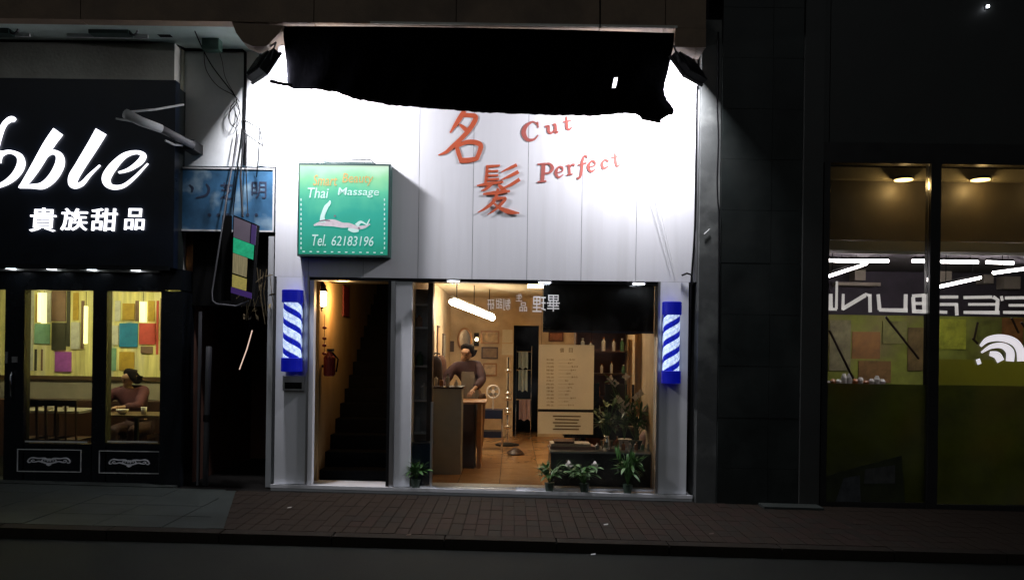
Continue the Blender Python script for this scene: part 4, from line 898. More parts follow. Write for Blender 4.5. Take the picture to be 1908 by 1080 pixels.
# small bits by the floods
jb = tag(MB().box(P(468, 70, -.55)[0], P(497, 70, -.55)[0], -.6, -.5, P(480, 82, -.55)[1], P(480, 62, -.55)[1]).build('junction_box', M['soffit']), 'pale green junction box above the floodlight by the cables', 'junction box')

# ------------------------------------------------------------ walls left of the barber shop and the alley
NXR = P(342, 500)[0]
pw = root('plaster_wall', ((NXR+XL)/2, .2, 2.4), 'pale plaster wall above the alley beside the barber shop', 'wall')
AZ = P(420, 310, .2)[1]
M['plaster3'] = mat('brightened_painted_plaster', (.74, .77, .77), .8, var=.1, scale=4, bump=.2, bscale=30, grime=(.62, .64, .62), gscale=1.3)  # same wall, colour brightened where too little light reaches it
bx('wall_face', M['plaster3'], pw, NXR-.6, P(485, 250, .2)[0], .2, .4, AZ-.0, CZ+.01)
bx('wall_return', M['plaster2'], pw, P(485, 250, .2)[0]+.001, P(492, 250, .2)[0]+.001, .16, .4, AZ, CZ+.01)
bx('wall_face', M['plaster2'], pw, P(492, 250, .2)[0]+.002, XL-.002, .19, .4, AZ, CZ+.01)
tag(MB().tube([PV(0, 76, -.02), PV(180, 77, -.02), PV(270, 78, -.02), PV(318, 76, -.02), PV(330, 82, .06), PV(345, 93, .17), PV(380, 94, .17), PV(452, 94, .17), PV(457, 98, .17), PV(457, 160, .17), PV(455, 230, .17), PV(456, 308, .17)], .017, 8).build('drain_pipe', M['cable']), 'black pipe running under the soffit and down beside the cables', 'pipe')
# alley recess
al = root('alley_passage', ((NXR+XL)/2, 1.5, gz(-3)), 'dark red brown passage between the dessert shop and the barber shop', 'passage')
bx('back_wall', M['redbrown'], al, NXR-.1, XL+.0, 2.4, 2.5, -.1, AZ)
bx('side_wall', M['redbrown'], al, NXR-.12, NXR-.0, .36, 2.4, -.1, AZ-.001)
bx('side_wall', M['redbrown'], al, XL-.05, XL-.002, .36, 2.4, -.1, AZ-.001)
bx('roof', M['dk'], al, NXR, XL-.05, .41, 2.4, AZ-.8, AZ-.75)
bx('header', M['dk'], al, NXR-.0, XL-.002, .26, .41, P(420, 570, .3)[1], AZ-.002)
bx('edge_frame', M['dullpipe'], al, *RC(368, 560, 372, 900, .1)[:2], .1, .14, gz(-3.4), P(370, 580, .1)[1])
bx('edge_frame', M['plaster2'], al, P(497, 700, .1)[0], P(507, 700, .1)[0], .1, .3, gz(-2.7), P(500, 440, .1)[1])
x = P(388, 760, .1)[0]
pp = root('standing_pipe', (x, .1, gz(x)), 'pale grey pipe standing at the mouth of the dark passage', 'pipe')
MB().tube([(x-.02, .1, gz(x)), (x-.01, .1, 1.0), (x+.0, .1, P(388, 645, .1)[1])], .032, 12).build('tube', M['dullpipe'], pp, smooth=True)
MB().tube([(x-.012, .1, P(388, 772, .1)[1]), (x-.012, .1, P(388, 785, .1)[1])], .042, 12).build('clamp', M['blackmetal'], pp)
# blue sign behind the cables
Yb = .1
xa, xb, za, zb = RC(332, 312, 511, 431, Yb)
bs = root('blue_sign', ((xa+xb)/2, Yb, za), 'faded blue and white sign board behind the hanging cables', 'sign')
m = mat('cloudy_blue', (.03, .10, .19), .4, var=.6, scale=2.2, grime=(.34, .46, .50), gscale=2.6); 
bx('board', m, bs, xa, xb, Yb+.012, .19, za, zb)
q = MB(); w = .018
for a_ in ((xa, xb, za, za+w), (xa, xb, zb-w, zb), (xa, xa+w, za+w, zb-w), (xb-w, xb, za+w, zb-w)): q.box(a_[0], a_[1], Yb, Yb+.0115, a_[2], a_[3])
q.build('frame', M['pipe'], bs)
K4 = 200/675
def m4(x, y, w_):
    a, b_ = P(320+x*K4, 280+y*K4, Yb); return a, b_, w_*K4/168
Mdb = mat('dark_print', (.02, .03, .06), .5)
glyph([[(215, 210, 10), (232, 240, 16), (215, 280, 16), (150, 298, 8)], [(110, 215, 6), (130, 235, 14), (125, 260, 8)]], Yb+.008, m4, Mdb, bs, 'character', .003)
for ch, r_ in (('芝', (410, 340, 434, 372)), ('明', (468, 338, 496, 370)), ('●', (386, 397, 393, 403)), ('●', (403, 397, 410, 403)), ('●', (420, 397, 427, 403)), ('●', (458, 397, 464, 403)), ('●', (474, 397, 480, 403))):
    a4 = RC(*r_, Yb); text(ch, *a4, Yb+.008, Mdb, bs, 'character', bold=.01, ext=.003)
# projecting lightbox sign
ls = root('hanging_lightbox', PV(455, 550, -.3), 'narrow faded lightbox with green and yellow panels hanging over the passage', 'sign')
Yh = -.3
q = [PV(434, 400, Yh), PV(478, 418, Yh-.02), PV(468, 556, Yh-.02), PV(430, 545, Yh)]
def skew(name, m, u0, u1, v0, v1, dy=0.0, t_=.01):
    A, B, C, D = q
    f = lambda u, v: (A.lerp(B, u)).lerp(D.lerp(C, u), v)+Vector((0, dy, 0))
    pts = [f(u0, v1), f(u1, v1), f(u1, v0), f(u0, v0)]
    MB().add(pts+[p+Vector((0, t_, 0)) for p in pts], [(0, 1, 2, 3), (7, 6, 5, 4), (0, 4, 5, 1), (1, 5, 6, 2), (2, 6, 7, 3), (3, 7, 4, 0)]).build(name, m, ls)
skew('box', M['dk'], 0, 1, 0, 1, .012, .10)
def em(n, c, s, **k): return mat(n, c, .4, emit=c, es=s, **k)
skew('panel', em('pinkish_panel', (.22, .18, .23), .10), .05, .75, .02, .28)
skew('panel', em('green_neon', (.02, .42, .2), .5, var=.7, scale=16), .05, .95, .285, .48)
skew('panel', em('cream_strip_panel', (.45, .38, .2), .22, var=.5, scale=18, stretch=(4, 1, .3)), .05, .7, .485, .74)
skew('panel', em('yellow_panel', (.55, .46, .12), .3, var=.3, scale=20), .05, .72, .76, .92)
skew('panel', em('purple_edge', (.09, .04, .24), .22), 0, 1, .925, 1.0)
skew('panel', em('purple_side', (.10, .06, .22), .15), .8, 1, .02, .28)
MB().tube([PV(444, 250, -.2), PV(425, 350, -.2), PV(413, 430, -.24), PV(395, 545, -.3), PV(396, 560, -.3), PV(404, 566, -.3), PV(440, 570, -.3), PV(462, 560, -.3)], .008, 6).build('frame_rod', M['dullpipe'], ls)
MB().box(P(414, 500, -.2)[0], P(431, 500, -.2)[0], -.22, -.2, P(415, 560, -.2)[1], P(415, 402, -.2)[1]).build('side_board', M['dk'], ls)
MB().tube([PV(452, 404, -.3), PV(448, 330, -.1), PV(455, 240, .17)], .012, 6).build('hanger', M['blackmetal'], ls)
# bracket with rods
br = root('wall_bracket', PV(470, 250, .1), 'thin rusty metal bracket on the plaster wall beside the cables', 'bracket')
MB().tube([PV(452, 222, .17), PV(484, 240, -.1), PV(490, 272, -.2), PV(452, 245, .17)], .007, 6).build('arm', M['blackmetal'], br)
MB().tube([PV(484, 240, -.1), PV(480, 310, .0), PV(478, 330, .08)], .006, 6).build('rod', M['blackmetal'], br)
MB().tube([PV(460, 250, .1), PV(458, 310, .05), PV(462, 400, -.1)], .006, 6).build('rod', M['blackmetal'], br)
# cables
cabs = [([(352, 30, -.5), (366, 65, -.3), (382, 100, .0), (400, 130, .1), (436, 176, .15), (440, 186, .15)], .006), ([(380, 98, .1), (384, 130, .12), (405, 160, .12), (436, 178, .14), (446, 190, .15)], .004),
        ([(408, 95, .15), (414, 115, .15), (420, 145, .15), (438, 178, .15)], .003), ([(442, 186, .14), (430, 200, .1), (428, 225, .1), (440, 238, .12), (448, 215, .12), (440, 195, .14)], .004),
        ([(440, 186, .14), (446, 210, .1), (434, 235, .08), (426, 215, .1), (442, 190, .14)], .004), ([(442, 240, .1), (434, 300, .05), (424, 360, -.02), (420, 400, -.1), (404, 480, -.2), (396, 545, -.28)], .006),
        ([(450, 240, .12), (444, 300, .05), (438, 360, .0), (434, 400, -.1)], .005), ([(470, 560, -.1), (466, 590, .0), (462, 620, .05)], .006)]
mbk = MB()
for pts, r in cabs: mbk.tube(catmull([tuple(PV(*p)) for p in pts], 5), r*1.1, 5)
tag(mbk.build('cable_bundle', M['cable']), 'tangled black cables drooping down the pale plaster wall', 'cables')
tag(MB().tube([PV(470, 615, .05), PV(460, 650, .05), PV(446, 688, .05)], .006, 6).build('hanging_light_strip', em('pinkish_strip', (.9, .62, .5), .9)), 'thin pinkish light strip hanging diagonally in the dark passage', 'light strip')
vine = root('dry_vine', PV(480, 560, -.02), 'withered vine hanging above the dark passage near the striped pole', 'plant')
q = MB()
for k in range(9):
    x = 455+k*6; q.tube([PV(x, 500+random.uniform(-5, 10), .0), PV(x+random.uniform(-6, 6), 545, -.02), PV(x+random.uniform(-10, 10), 575+random.uniform(0, 30), .0)], .004, 5)
q.tube([PV(440, 556, -.05), PV(490, 515, -.02), PV(508, 512, -.02)], .006, 5)
q.build('stem', mat('dry_stem', (.12, .09, .04), .8), vine)
LV = leafmesh('dry_leaf', .08, .03, mat('dry_leaf', (.16, .12, .05), .7))
for k in range(26):
    l = bpy.data.objects.new('leaf', LV); COL.objects.link(l); l.parent = vine; l.location = PV(random.uniform(448, 505), random.uniform(510, 600), random.uniform(-.06, .04))-vine.location; l.rotation_euler = [random.uniform(-2, 2) for _ in range(3)]
# meter box & odd fittings on the soffit
mt_ = root('meter_box', PV(395, 93, -.1), 'dark green meter box hanging from the soffit among the cables', 'meter box')
xa, xb, za, zb = RC(380, 66, 411, 95, -.1)
bx('case', mat('dark_green_metal', (.02, .05, .035), .5), mt_, xa, xb, -.16, -.04, za, zb); MB().tube([(xa+.03, -.1, zb), (xa+.03, -.1, CZ+.01)], .008, 6).build('hanger', M['blackmetal'], mt_); MB().tube([(xb-.03, -.1, zb), (xb-.03, -.1, CZ+.01)], .008, 6).build('hanger', M['blackmetal'], mt_)
for i, (x0, x1, y0, y1) in enumerate(((-40, 22, 43, 66), (170, 244, 48, 66))):
    Ys = -.3; xa, xb, za, zb = RC(x0, y0, x1, y1, Ys)
    o = root('ceiling_fitting', ((xa+xb)/2, Ys, za), ['dark metal fitting under the soffit at the far end of the sign', 'dark metal fitting under the soffit above the script sign'][i], 'ceiling fitting', 'dark fittings under the soffit')
    bx('casing', mat('dark_teal_metal', (.02, .045, .04), .4), o, xa, xb, Ys-.06, Ys+.06, za, max(zb, CZ+.009)); MB().tube([(xb+.04+.05*math.cos(t_*.628), Ys-.03, (za+zb)/2+.06*math.sin(t_*.628)) for t_ in range(11)], .014, 6).build('ring', M['blackmetal'], o)
    bx('bar', M['pipe'], o, xa-.3, xb+.15, Ys+.065, Ys+.09, CZ-.03, CZ+.009)
x, z = P(308, 54, -.2); tag(MB().box(x-.07, x+.07, -.24, -.16, z-.03, CZ+.009).build('camera_mount', M['dk']), 'small dark bracket under the soffit near the corner of the black sign', 'bracket')

# ------------------------------------------------------------ dessert shop
NX0 = -8.5
ns = root('dessert_shop', (-5.5, .1, gz(-5.5)), 'dark fronted dessert shop with yellow lit windows', 'shop')
NF = P(325, 120, 0)[0]; STOP = P(200, 149, -.1)[1]
bx('upper_wall', M['plaster'], ns, NX0, NF, .0, .2, 2.4, CZ+.008)
bx('upper_wall', M['plaster'], ns, NF+.001, P(343, 120, .18)[0], .165, .3, 2.4, CZ+.008)
# sign box
SB = P(150, 497, -.1)[1]; SXR = P(318, 330, -.1)[0]
sg = root('script_sign', (-5.5, -.1, SB), 'long black shop sign with glowing white script and Chinese characters', 'sign')
bx('board', M['bluesign'], sg, NX0, P(325, 330, -.12)[0], -.12, -.001, SB, STOP)
bx('end_board', M['darktile'], sg, P(325, 330, -.1)[0]+.003, P(343, 330, .16)[0], .0, .16, SB, STOP-.05)
bx('ledge', M['black'], sg, NX0, NF+.03, -.14, -.121, SB-.03, SB+.02)
K2 = 360/1144
def m2(x, y, w_):
    a, b_ = P(x*K2, 180+y*K2, -.15); return a, b_, w_*K2/168*.84
LT = lambda st: glyph(st, -.15, m2, M['lit'], sg, 'letter', .028)
LT([[(-330, 520, 30), (-250, 480, 30), (-160, 330, 60), (-110, 200, 50)], [(-110, 190, 30), (-95, 330, 60), (-70, 520, 40)], [(-75, 525, 14), (-30, 330, 20), (10, 185, 26), (45, 140, 30), (72, 132, 36), (84, 138, 16)]])
LT([[(20, 330, 20), (-60, 350, 50), (-110, 430, 62), (-80, 510, 50), (-10, 525, 26), (70, 480, 40), (118, 410, 50), (110, 350, 36), (50, 325, 22), (0, 345, 26), (-10, 390, 20)]])
LT([[(340, 205, 72), (280, 290, 66), (210, 410, 58), (150, 500, 40), (110, 538, 8)], [(112, 534, 14), (180, 530, 26), (250, 525, 44), (310, 475, 56), (350, 400, 58), (345, 345, 42), (300, 328, 26), (250, 370, 14), (215, 420, 8)]])
LT([[(595, 205, 76), (545, 290, 70), (470, 410, 62), (430, 480, 62), (430, 525, 40), (480, 515, 26), (530, 460, 14), (588, 405, 5)]])
LT([[(700, 448, 10), (760, 430, 20), (825, 385, 34), (845, 345, 34), (800, 328, 22), (730, 350, 34), (660, 420, 52), (625, 485, 54), (650, 530, 36), (720, 530, 22), (790, 480, 14), (872, 395, 4)]])
for ch, x0, x1, y0, y1 in (('貴', 54, 102, 387, 431), ('族', 112, 161, 388, 429), ('甜', 168, 216, 388, 430), ('品', 231, 267, 388, 428)):
    a4 = RC(x0, y0, x1, y1, -.145); text(ch, *a4, -.145, M['lit'], sg, 'character', bold=.004, ext=.02, shear=.06)
# downlights under the sign
for i, px in enumerate((20, 96, 171, 253)):
    x = P(px, 500, -.06)[0]; lab = ['first', 'second', 'third', 'fourth'][i]
    d_ = root('sign_downlight', (x, -.06, SB-.03), '%s small downlight under the black sign, counted from the frame edge' % lab, 'lamp', 'downlights under the black sign')
    MB().lathe((x, -.06, SB-.022), [(.06, 0), (.065, .004), (.05, .022)], 16).build('rim', M['silver'], d_); MB().lathe((x, -.06, SB-.028), [(.05, 0), (.05, .005)], 16).build('bulb', mat('sign_downlight_bulb', (1, 1, 1), .5, var=0, emit=(.8, .88, 1), es=7), d_)
# front: frames, panes and panels
NY = .08
bx('header', M['black'], ns, NX0, P(305, 520, NY)[0], NY, NY+.12, P(150, 541, NY)[1], SB-.001)
NB = lambda px: gz(P(px, 905, NY)[0])
def member(name, px0, px1, py0, py1, y0=NY-.02, y1=NY+.1, m=M['black']):
    xa, xb, za, zb = RC(px0, py0, px1, py1, NY)
    za = max(za, gz((xa+xb)/2)-.0) if py1 < 900 else gz((xa+xb)/2)-.02
    return bx(name, m, ns, xa, xb, y0, y1, za, min(zb, P(150, 541, NY)[1]-.001))
member('door_frame', 10, 46, 538, 905); member('window_post', 173, 199, 538, 908); member('corner_pier', 304, 344, 500, 915, NY-.08, NY+.25)
bx('corner_pier_top', M['black'], ns, *RC(304, 500, 344, 541, NY)[:2], NY-.08, NY+.25, P(320, 541, NY)[1]+.001, SB-.001)
member('door_frame', -140, -120, 538, 905); member('window_post', -270, -240, 538, 908)
for (a_, b_) in ((46.5, 172.5), (199.5, 303.5), (-239, -141)):
    xa, xb, za, zb = RC(a_, 541, b_, 823, NY)
    pn = bx('window_pane', M['glass'], ns, xa, xb, NY+.03, NY+.04, za, zb-.002)
    member('stall_riser', a_, b_, 826, 908)
    xs0, xs1, zs0, zs1 = RC(a_+3, 820, b_-8, 825, NY); bx('sill', M['pipe'], ns, xs0, xs1, NY-.03, NY-.0205, zs0+.01, zs1-.004)
    q = MB(); xa, xb, za, zb = RC(a_-12 if a_ > 0 and a_ < 100 else a_-13, 836 if a_ < 100 else 839, b_-19 if a_ < 100 else b_-4, 878 if a_ < 100 else 881, NY)
    l_ = .008
    for r_ in ((xa, xb, za, za+l_), (xa, xb, zb-l_, zb), (xa, xa+l_, za+l_, zb-l_), (xb-l_, xb, za+l_, zb-l_)): q.box(r_[0], r_[1], NY-.03, NY-.0205, r_[2], r_[3])
    q.build('panel_moulding', mat('silver_moulding', (.65, .65, .65), .4), ns)
    # scroll ornament
    cxm = (xa+xb)/2; czm = (za+zb)/2+.0; sc = (xb-xa)/.7*.00110
    def mo(x, y, w_): return cxm+x*sc, czm-y*sc, w_*sc
    st = []
    for s_ in (-1, 1):
        st += [[(s_*0, 28, 16), (s_*40, 22, 14), (s_*70, 5, 12), (s_*60, -14, 10), (s_*40, -10, 10), (s_*44, 4, 8)], [(s_*10, 10, 10), (s_*30, -18, 12), (s_*60, -24, 12), (s_*110, -22, 12), (s_*160, -28, 12), (s_*190, -20, 12), (s_*210, 6, 12), (s_*200, 20, 10), (s_*180, 16, 9)],
               [(s_*60, 16, 14), (s_*100, 6, 12), (s_*130, 12, 12), (s_*160, 14, 10), (s_*175, 2, 10), (s_*160, -8, 8), (s_*145, 0, 7)]]
    st += [[(-14, -20, 12), (0, -6, 16), (14, -20, 12)], [(-24, 36, 8), (0, 44, 14), (24, 36, 8)]]
    glyph(st, NY-.032, mo, mat('silver_scroll', (.8, .8, .85), .4), ns, 'scroll_ornament', .01, 4)
q = MB(); q.box(*RC(-119, 541, 9, 900, NY)[:2], NY+.03, NY+.04, NB(-50)+.02, P(150, 541, NY)[1]-.002); q.build('door_pane', M['glass'], ns)
hx0 = P(26, 700, NY)[0]
dh = MB(); dh.tube([(hx0, NY-.04, P(26, 692, NY)[1]), (hx0, NY-.06, P(26, 700, NY)[1]), (hx0, NY-.06, P(26, 732, NY)[1]), (hx0, NY-.04, P(26, 740, NY)[1])], .011, 8); dh.build('door_handle', M['chrome'], ns, smooth=True)
bx('lock_plate', M['silver'], ns, *RC(25, 664, 35, 675, NY)[:2], NY-.03, NY-.0205, *RC(25, 664, 35, 675, NY)[2:])
bx('lock_plate', M['silver'], ns, *RC(13, 655, 17, 676, NY)[:2], NY-.03, NY-.0205, *RC(13, 655, 17, 676, NY)[2:])
q = MB(); slab(q, NX0, NF+.1, -.12, .3, -.03, .012); q.build('threshold', M['tilegrey'], ns)
# interior of the dessert shop
NBY = 2.4
bx('back_wall', M['yellow'], ns, NX0, -3.78, NBY, NBY+.1, P(150, 700, NBY)[1], 3.0)
bx('dado_rail', M['brown'], ns, NX0, -3.78, NBY-.03, NBY+.1, P(150, 706, NBY)[1]-.01, P(150, 700, NBY)[1]-.001)
bx('dado', M['greywall'], ns, NX0, -3.78, NBY, NBY+.1, -.02, P(150, 706, NBY)[1]-.012)
bx('inner_side_wall', M['yellow'], ns, -3.83, -3.78, .34, NBY+.1, -.02, 3.0); bx('inner_ceiling', M['ceiling'], ns, NX0, -3.78, .201, NBY, 2.7, 2.75)
bx('wall_bench', M['darkwood'], ns, NX0, -3.8, 2.0, NBY-.035, 0, P(150, 746, 2.0)[1])
bx('inner_floor', M['darkwood'], ns, NX0, -3.78, .3, NBY, -.1, -.0)
def wallpic(r_, Y, m, name, label, cat, t_=.02):
    xa, xb, za, zb = RC(*r_, Y); return tag(MB().box(xa, xb, Y, Y+t_, za, zb).build(name, m), label, cat)
YW = NBY-.022
pc = {n: mat('print_'+n, c, .6, var=.35, scale=9) for n, c in (('green', (.22, .42, .28)), ('blue', (.02, .22, .42)), ('red', (.55, .08, .06)), ('purple', (.38, .10, .45)), ('dark', (.05, .05, .03)), ('gold', (.5, .33, .04)), ('pale', (.6, .6, .5)), ('brown', (.2, .12, .08)))}
for r_, c_, lab in (((64, 603, 92, 640), 'green', 'pale green poster on the yellow wall beside the dark hanging banner'), ((96, 542, 122, 598), 'brown', 'brown patterned picture hanging high on the yellow wall'), ((96, 601, 122, 652), 'dark', 'dark green picture under the brown patterned one'),
                    ((102, 655, 132, 692), 'purple', 'glowing purple picture above the brown rail'), ((132, 600, 148, 650), 'pale', 'pale grey print beside the dark picture'),
                    ((208, 606, 220, 642), 'pale', 'small framed pale print beside the blue poster'), ((222, 602, 256, 646), 'blue', 'bright blue poster on the yellow wall'), ((259, 602, 289, 641), 'red', 'red poster beside the blue one'), ((228, 565, 250, 596), 'gold', 'golden square print above the blue poster'), ((262, 645, 284, 658), 'brown', 'small dark sign below the red poster')):
    wallpic(r_, YW, pc[c_], 'wall_print', lab, 'poster')
for k_, (x0_, x1_, y0_, y1_, c_) in enumerate(((56, 62, 542, 690, 'pale'), (66, 70, 548, 600, 'gold'), (87, 95, 545, 600, 'pale'), (124, 130, 542, 645, 'dark'), (136, 146, 545, 596, 'gold'), (151, 156, 560, 650, 'brown'), (64, 68, 650, 690, 'dark'), (76, 79, 650, 690, 'brown'), (204, 210, 545, 600, 'pale'), (214, 224, 560, 598, 'pale'), (252, 258, 560, 598, 'brown'), (291, 295, 560, 660, 'red'), (298, 301, 555, 690, 'brown'), (276, 288, 560, 598, 'gold'), (206, 216, 648, 690, 'green'), (222, 250, 655, 690, 'gold'), (235, 245, 600, 601, 'blue'))):
    wallpic((x0_, y0_, x1_, y1_), YW+.008, pc[c_], 'wall_strip', '%s strip %s on the yellow wall of the dessert shop' % ({'pale': 'pale', 'gold': 'golden', 'dark': 'dark', 'brown': 'brown', 'red': 'red', 'green': 'green', 'blue': 'blue'}[c_], ['nearest the door frame', 'hanging high beside the first lamp', 'hanging high right of the lamps', 'beside the brown patterned picture', 'above the pale grey print', 'just before the long thin lamp', 'low beside the door frame', 'standing low under the green poster', 'nearest the black window post', 'above the framed pale print', 'between the golden square and the broad lamp', 'beside the red poster', 'nearest the corner pier', 'beside the broad glowing lamp', 'low under the framed pale print', 'below the blue poster', 'at the top edge of the blue poster'][k_]), 'strip', .012)
gl_ = mat('glow_yellow', (1, .95, .5), .5, var=0, emit=(1, .93, .42), es=1.6)
for i, (x0, x1, y0, y1) in enumerate(((72, 76, 545, 600), (79, 85, 545, 602), (158, 162, 570, 640), (262, 272, 562, 600))):
    xa, xb, za, zb = RC(x0, y0, x1, y1, NBY-.3)
    o = root('paper_lamp', ((xa+xb)/2, NBY-.3, za), ['thin glowing strip lamp nearest the door', 'second thin glowing strip lamp from the door', 'thin glowing strip lamp beside the black window post', 'broad glowing lamp above the red poster'][i], 'lamp', 'glowing yellow lamps in the dessert shop')
    bx('shade', gl_, o, xa, xb, NBY-.33, NBY-.27, za, zb); MB().tube([((xa+xb)/2, NBY-.3, zb), ((xa+xb)/2, NBY-.3, 2.7)], .004, 5).build('cord', M['cable'], o)
for i, (px, w_) in enumerate(((133, 5), (100, 3))): pass
# ceiling lamps that light the room
for i, (x, y) in enumerate(((-6.3, 1.2), (-5.2, 1.2), (-4.2, 1.2))):
    o = root('ceiling_lamp', (x, y, 2.68), ['round lamp on the dessert shop ceiling above the door', 'round lamp on the dessert shop ceiling between the two others', 'round lamp on the dessert shop ceiling nearest the corner pier'][i], 'lamp')
    MB().lathe((x, y, 2.64), [(.12, 0), (.14, .02), (.13, .06)], 18).build('shade', mat('ceiling_lamp_shade', (1, .95, .8), .5, var=0, emit=(1, .92, .55), es=80), o)
# tables, chairs and a seated guest
def cafe_chair(x, y, lab):
    o = root('cafe_chair', (x, y, 0), lab, 'chair', 'dark chairs in the dessert shop')
    bx('seat', M['darkwood'], o, x-.2, x+.2, y-.2, y+.2, .42, .46)
    for dx in (-.18, .18):
        for dy in (-.18, .18): MB().tube([(x+dx, y+dy, 0), (x+dx, y+dy, .42)], .018, 6).build('leg', M['darkwood'], o)
    for dx in (-.18, -.06, .06, .18): MB().tube([(x+dx, y-.19, .46), (x+dx, y-.21, .9)], .012, 6).build('spindle', M['darkwood'], o)
    bx('top_rail', M['darkwood'], o, x-.2, x+.2, y-.23, y-.19, .86, .93)
for i, px in enumerate((60, 95, 130)): cafe_chair(P(px, 780, .8)[0], .8, 'dark spindle back chair, %s from the door frame' % ['first', 'second', 'third'][i])
def table(px, Y, w_, lab, top):
    x = P(px, 780, Y)[0]; o = root('cafe_table', (x, Y, 0), lab, 'table'); bx('top', top, o, x-w_/2, x+w_/2, Y-.3, Y+.3, .72, .75)
    MB().tube([(x, Y, .02), (x, Y, .72)], .03, 8).build('pedestal', M['blackmetal'], o); MB().lathe((x, Y, 0), [(.22, 0), (.22, .02), (.04, .04)], 16).build('foot', M['blackmetal'], o)
table(105, 1.5, .9, 'dark cafe table with a pale edge behind the chairs', M['greywall']); table(255, 1.0, .8, 'dark table with a pale edge beside the seated guest', M['brown'])
for k_, (px_, Y_, lab_) in enumerate(((90, 1.35, 'pale bowl on the dark cafe table, nearest the door'), (122, 1.4, 'pale cup on the dark cafe table, nearest the window post'), (228, .85, 'pale bowl on the table before the seated guest'), (268, .85, 'pale cup at the edge of the table before the seated guest'))):
    x = P(px_, 780, Y_)[0]; MB_ = MB().lathe((x, Y_, .751), [(.03, 0), (.06, .03), (.075, .06), (.068, .06), (.03, .02)] if k_ % 2 == 0 else [(.03, 0), (.035, .09), (.03, .09)], 12); tag(MB_.build('bowl' if k_ % 2 == 0 else 'cup', M['petal'], smooth=True), lab_, 'bowl' if k_ % 2 == 0 else 'cup')
gx_ = P(258, 730, 1.75)[0]
pose2 = dict(pelvis=(0, 0, .52), waist=(-.02, -.01, .68), chest=(-.08, -.05, .9), neck=(-.12, -.08, 1.06), headlow=(-.11, -.1, 1.12), head=(-.08, -.1, 1.18), crown=(-.05, -.09, 1.25),
             shl=(-.28, -.05, .98), ell=(-.42, -.2, .8), wrl=(-.32, -.42, .79), shr=(.08, -.02, .98), elr=(.12, -.25, .8), wrr=(-.05, -.42, .79),
             hipl=(-.1, -.05, .5), knl=(-.14, -.42, .5), anl=(-.14, -.4, .09), toel=(-.14, -.5, .04), hipr=(.1, -.05, .5), knr=(.12, -.42, .5), anr=(.12, -.4, .09), toer=(.12, -.5, .04))
person(gx_, 1.75, 0, 'seated guest in a maroon top bending over the dessert shop table', pose2, mat('maroon_jumper', (.075, .018, .028), .85, var=.2), M['shirt'], f=(-.55, -.55, -.63), long_hair=True)
o = root('cafe_stool', (gx_, 1.78, 0), 'dark stool under the seated guest', 'stool'); bx('seat', M['darkwood'], o, gx_-.18, gx_+.18, 1.62, 1.95, .36, .41)
for dx in (-.15, .15):
    for dy in (-.13, .14): MB().tube([(gx_+dx, 1.78+dy, 0), (gx_+dx, 1.78+dy, .36)], .015, 6).build('leg', M['darkwood'], o)
# projecting lamp arm in front of the sign
am = root('folded_awning_arm', PV(300, 240, -.4), 'grey folded awning arm jutting out in front of the black sign', 'awning arm')
MB().tube([PV(234, 212, -.75), PV(262, 226, -.6), PV(300, 240, -.4)], .052, 12, .045).build('thick_tube', M['pipe'], am, smooth=True)
MB().tube([PV(298, 239, -.41), PV(330, 256, -.22), PV(360, 271, -.06)], .042, 12).build('thin_tube', mat('grey_tube', (.22, .22, .23), .5), am, smooth=True)
MB().tube([PV(236, 209, -.75), PV(290, 204, -.5), PV(342, 195, -.1)], .012, 8).build('stay', M['pipe'], am)
MB().tube([PV(216, 221, -.8), PV(240, 225, -.72), PV(262, 230, -.6)], .01, 6).build('rod', M['pipe'], am)
MB().tube([PV(308, 262, -.38), PV(325, 270, -.25), PV(340, 271, -.12)], .012, 6).build('rod', M['pipe'], am)
bx('wall_plate', M['blackmetal'], am, *RC(343, 262, 364, 280, -.02)[:2], -.06, .2, *RC(343, 262, 364, 280, -.02)[2:])

# ------------------------------------------------------------ dark pillar building
PB = root('dark_pillar', (2.75, -.1, gz(2.7)), 'wide dark tiled pillar between the barber shop and the glass front', 'pillar')
x1, x2, x3, x4 = (P(p, 500, -.12)[0] for p in (1300, 1340, 1490, 1530))
ptop = 8.0
bx('plaster_edge', M['darkplaster'], PB, XR+.02, x2-.004, -.12, .3, gz(2.2)-.02, CZ+.3)
bx('core', M['dk'], PB, x2-.003, x4, -.10, .5, gz(2.8)-.02, ptop)
zs = [P(1400, y, -.16)[1] for y in (940, 872, 778, 682, 586, 490, 392, 297, 203, 108, 14, -80, -176, -270, -360)]
zs[0] = gz(2.7)-.01
for za, zb in zip(zs, zs[1:]):
    bx('tile', M['darktile'], PB, x2, x2+(x3-x2)*.62, -.16+random.uniform(-.002, .002), -.101, za+.0015, zb-.0015)
    bx('tile', M['darktile'], PB, x2+(x3-x2)*.62+.003, x3, -.16+random.uniform(-.002, .002), -.101, za+.0015, zb-.0015)
bx('side_fin', M['darkstone'], PB, x3+.004, x4-.02, -.2, -.101, gz(3.3)-.01, ptop)
MB().tube(catmull([tuple(PV(1338, y, -.17)+Vector((.012*math.sin(y*.05), 0, 0))) for y in (60, 130, 200, 260, 330, 372, 392, 420, 520, 640)], 4), .009, 6).build('cable', M['cable'], PB)
MB().tube([PV(1312, 436, -.14), PV(1322, 427, -.14)], .006, 6).build('bracket', M['pipe'], PB)
pc_ = tag(MB().tube(catmull([tuple(PV(x, y, -.04)) for x, y in ((1299, 160), (1297, 300), (1295, 420), (1290, 500), (1288, 530), (1286, 620), (1284, 690), (1282, 780))], 4), .012, 6).build('downpipe_cable', M['cable']), 'black cable running down the edge of the white panels beside the pillar', 'cable')
tag(MB().tube([PV(1270, 513, -.03), PV(1280, 509, -.05), PV(1289, 512, -.04), PV(1290, 530, -.04)], .012, 6).build('hook', M['blackmetal']), 'black hook at the lower corner of the white panels above the pole', 'hook')
mbk = MB()
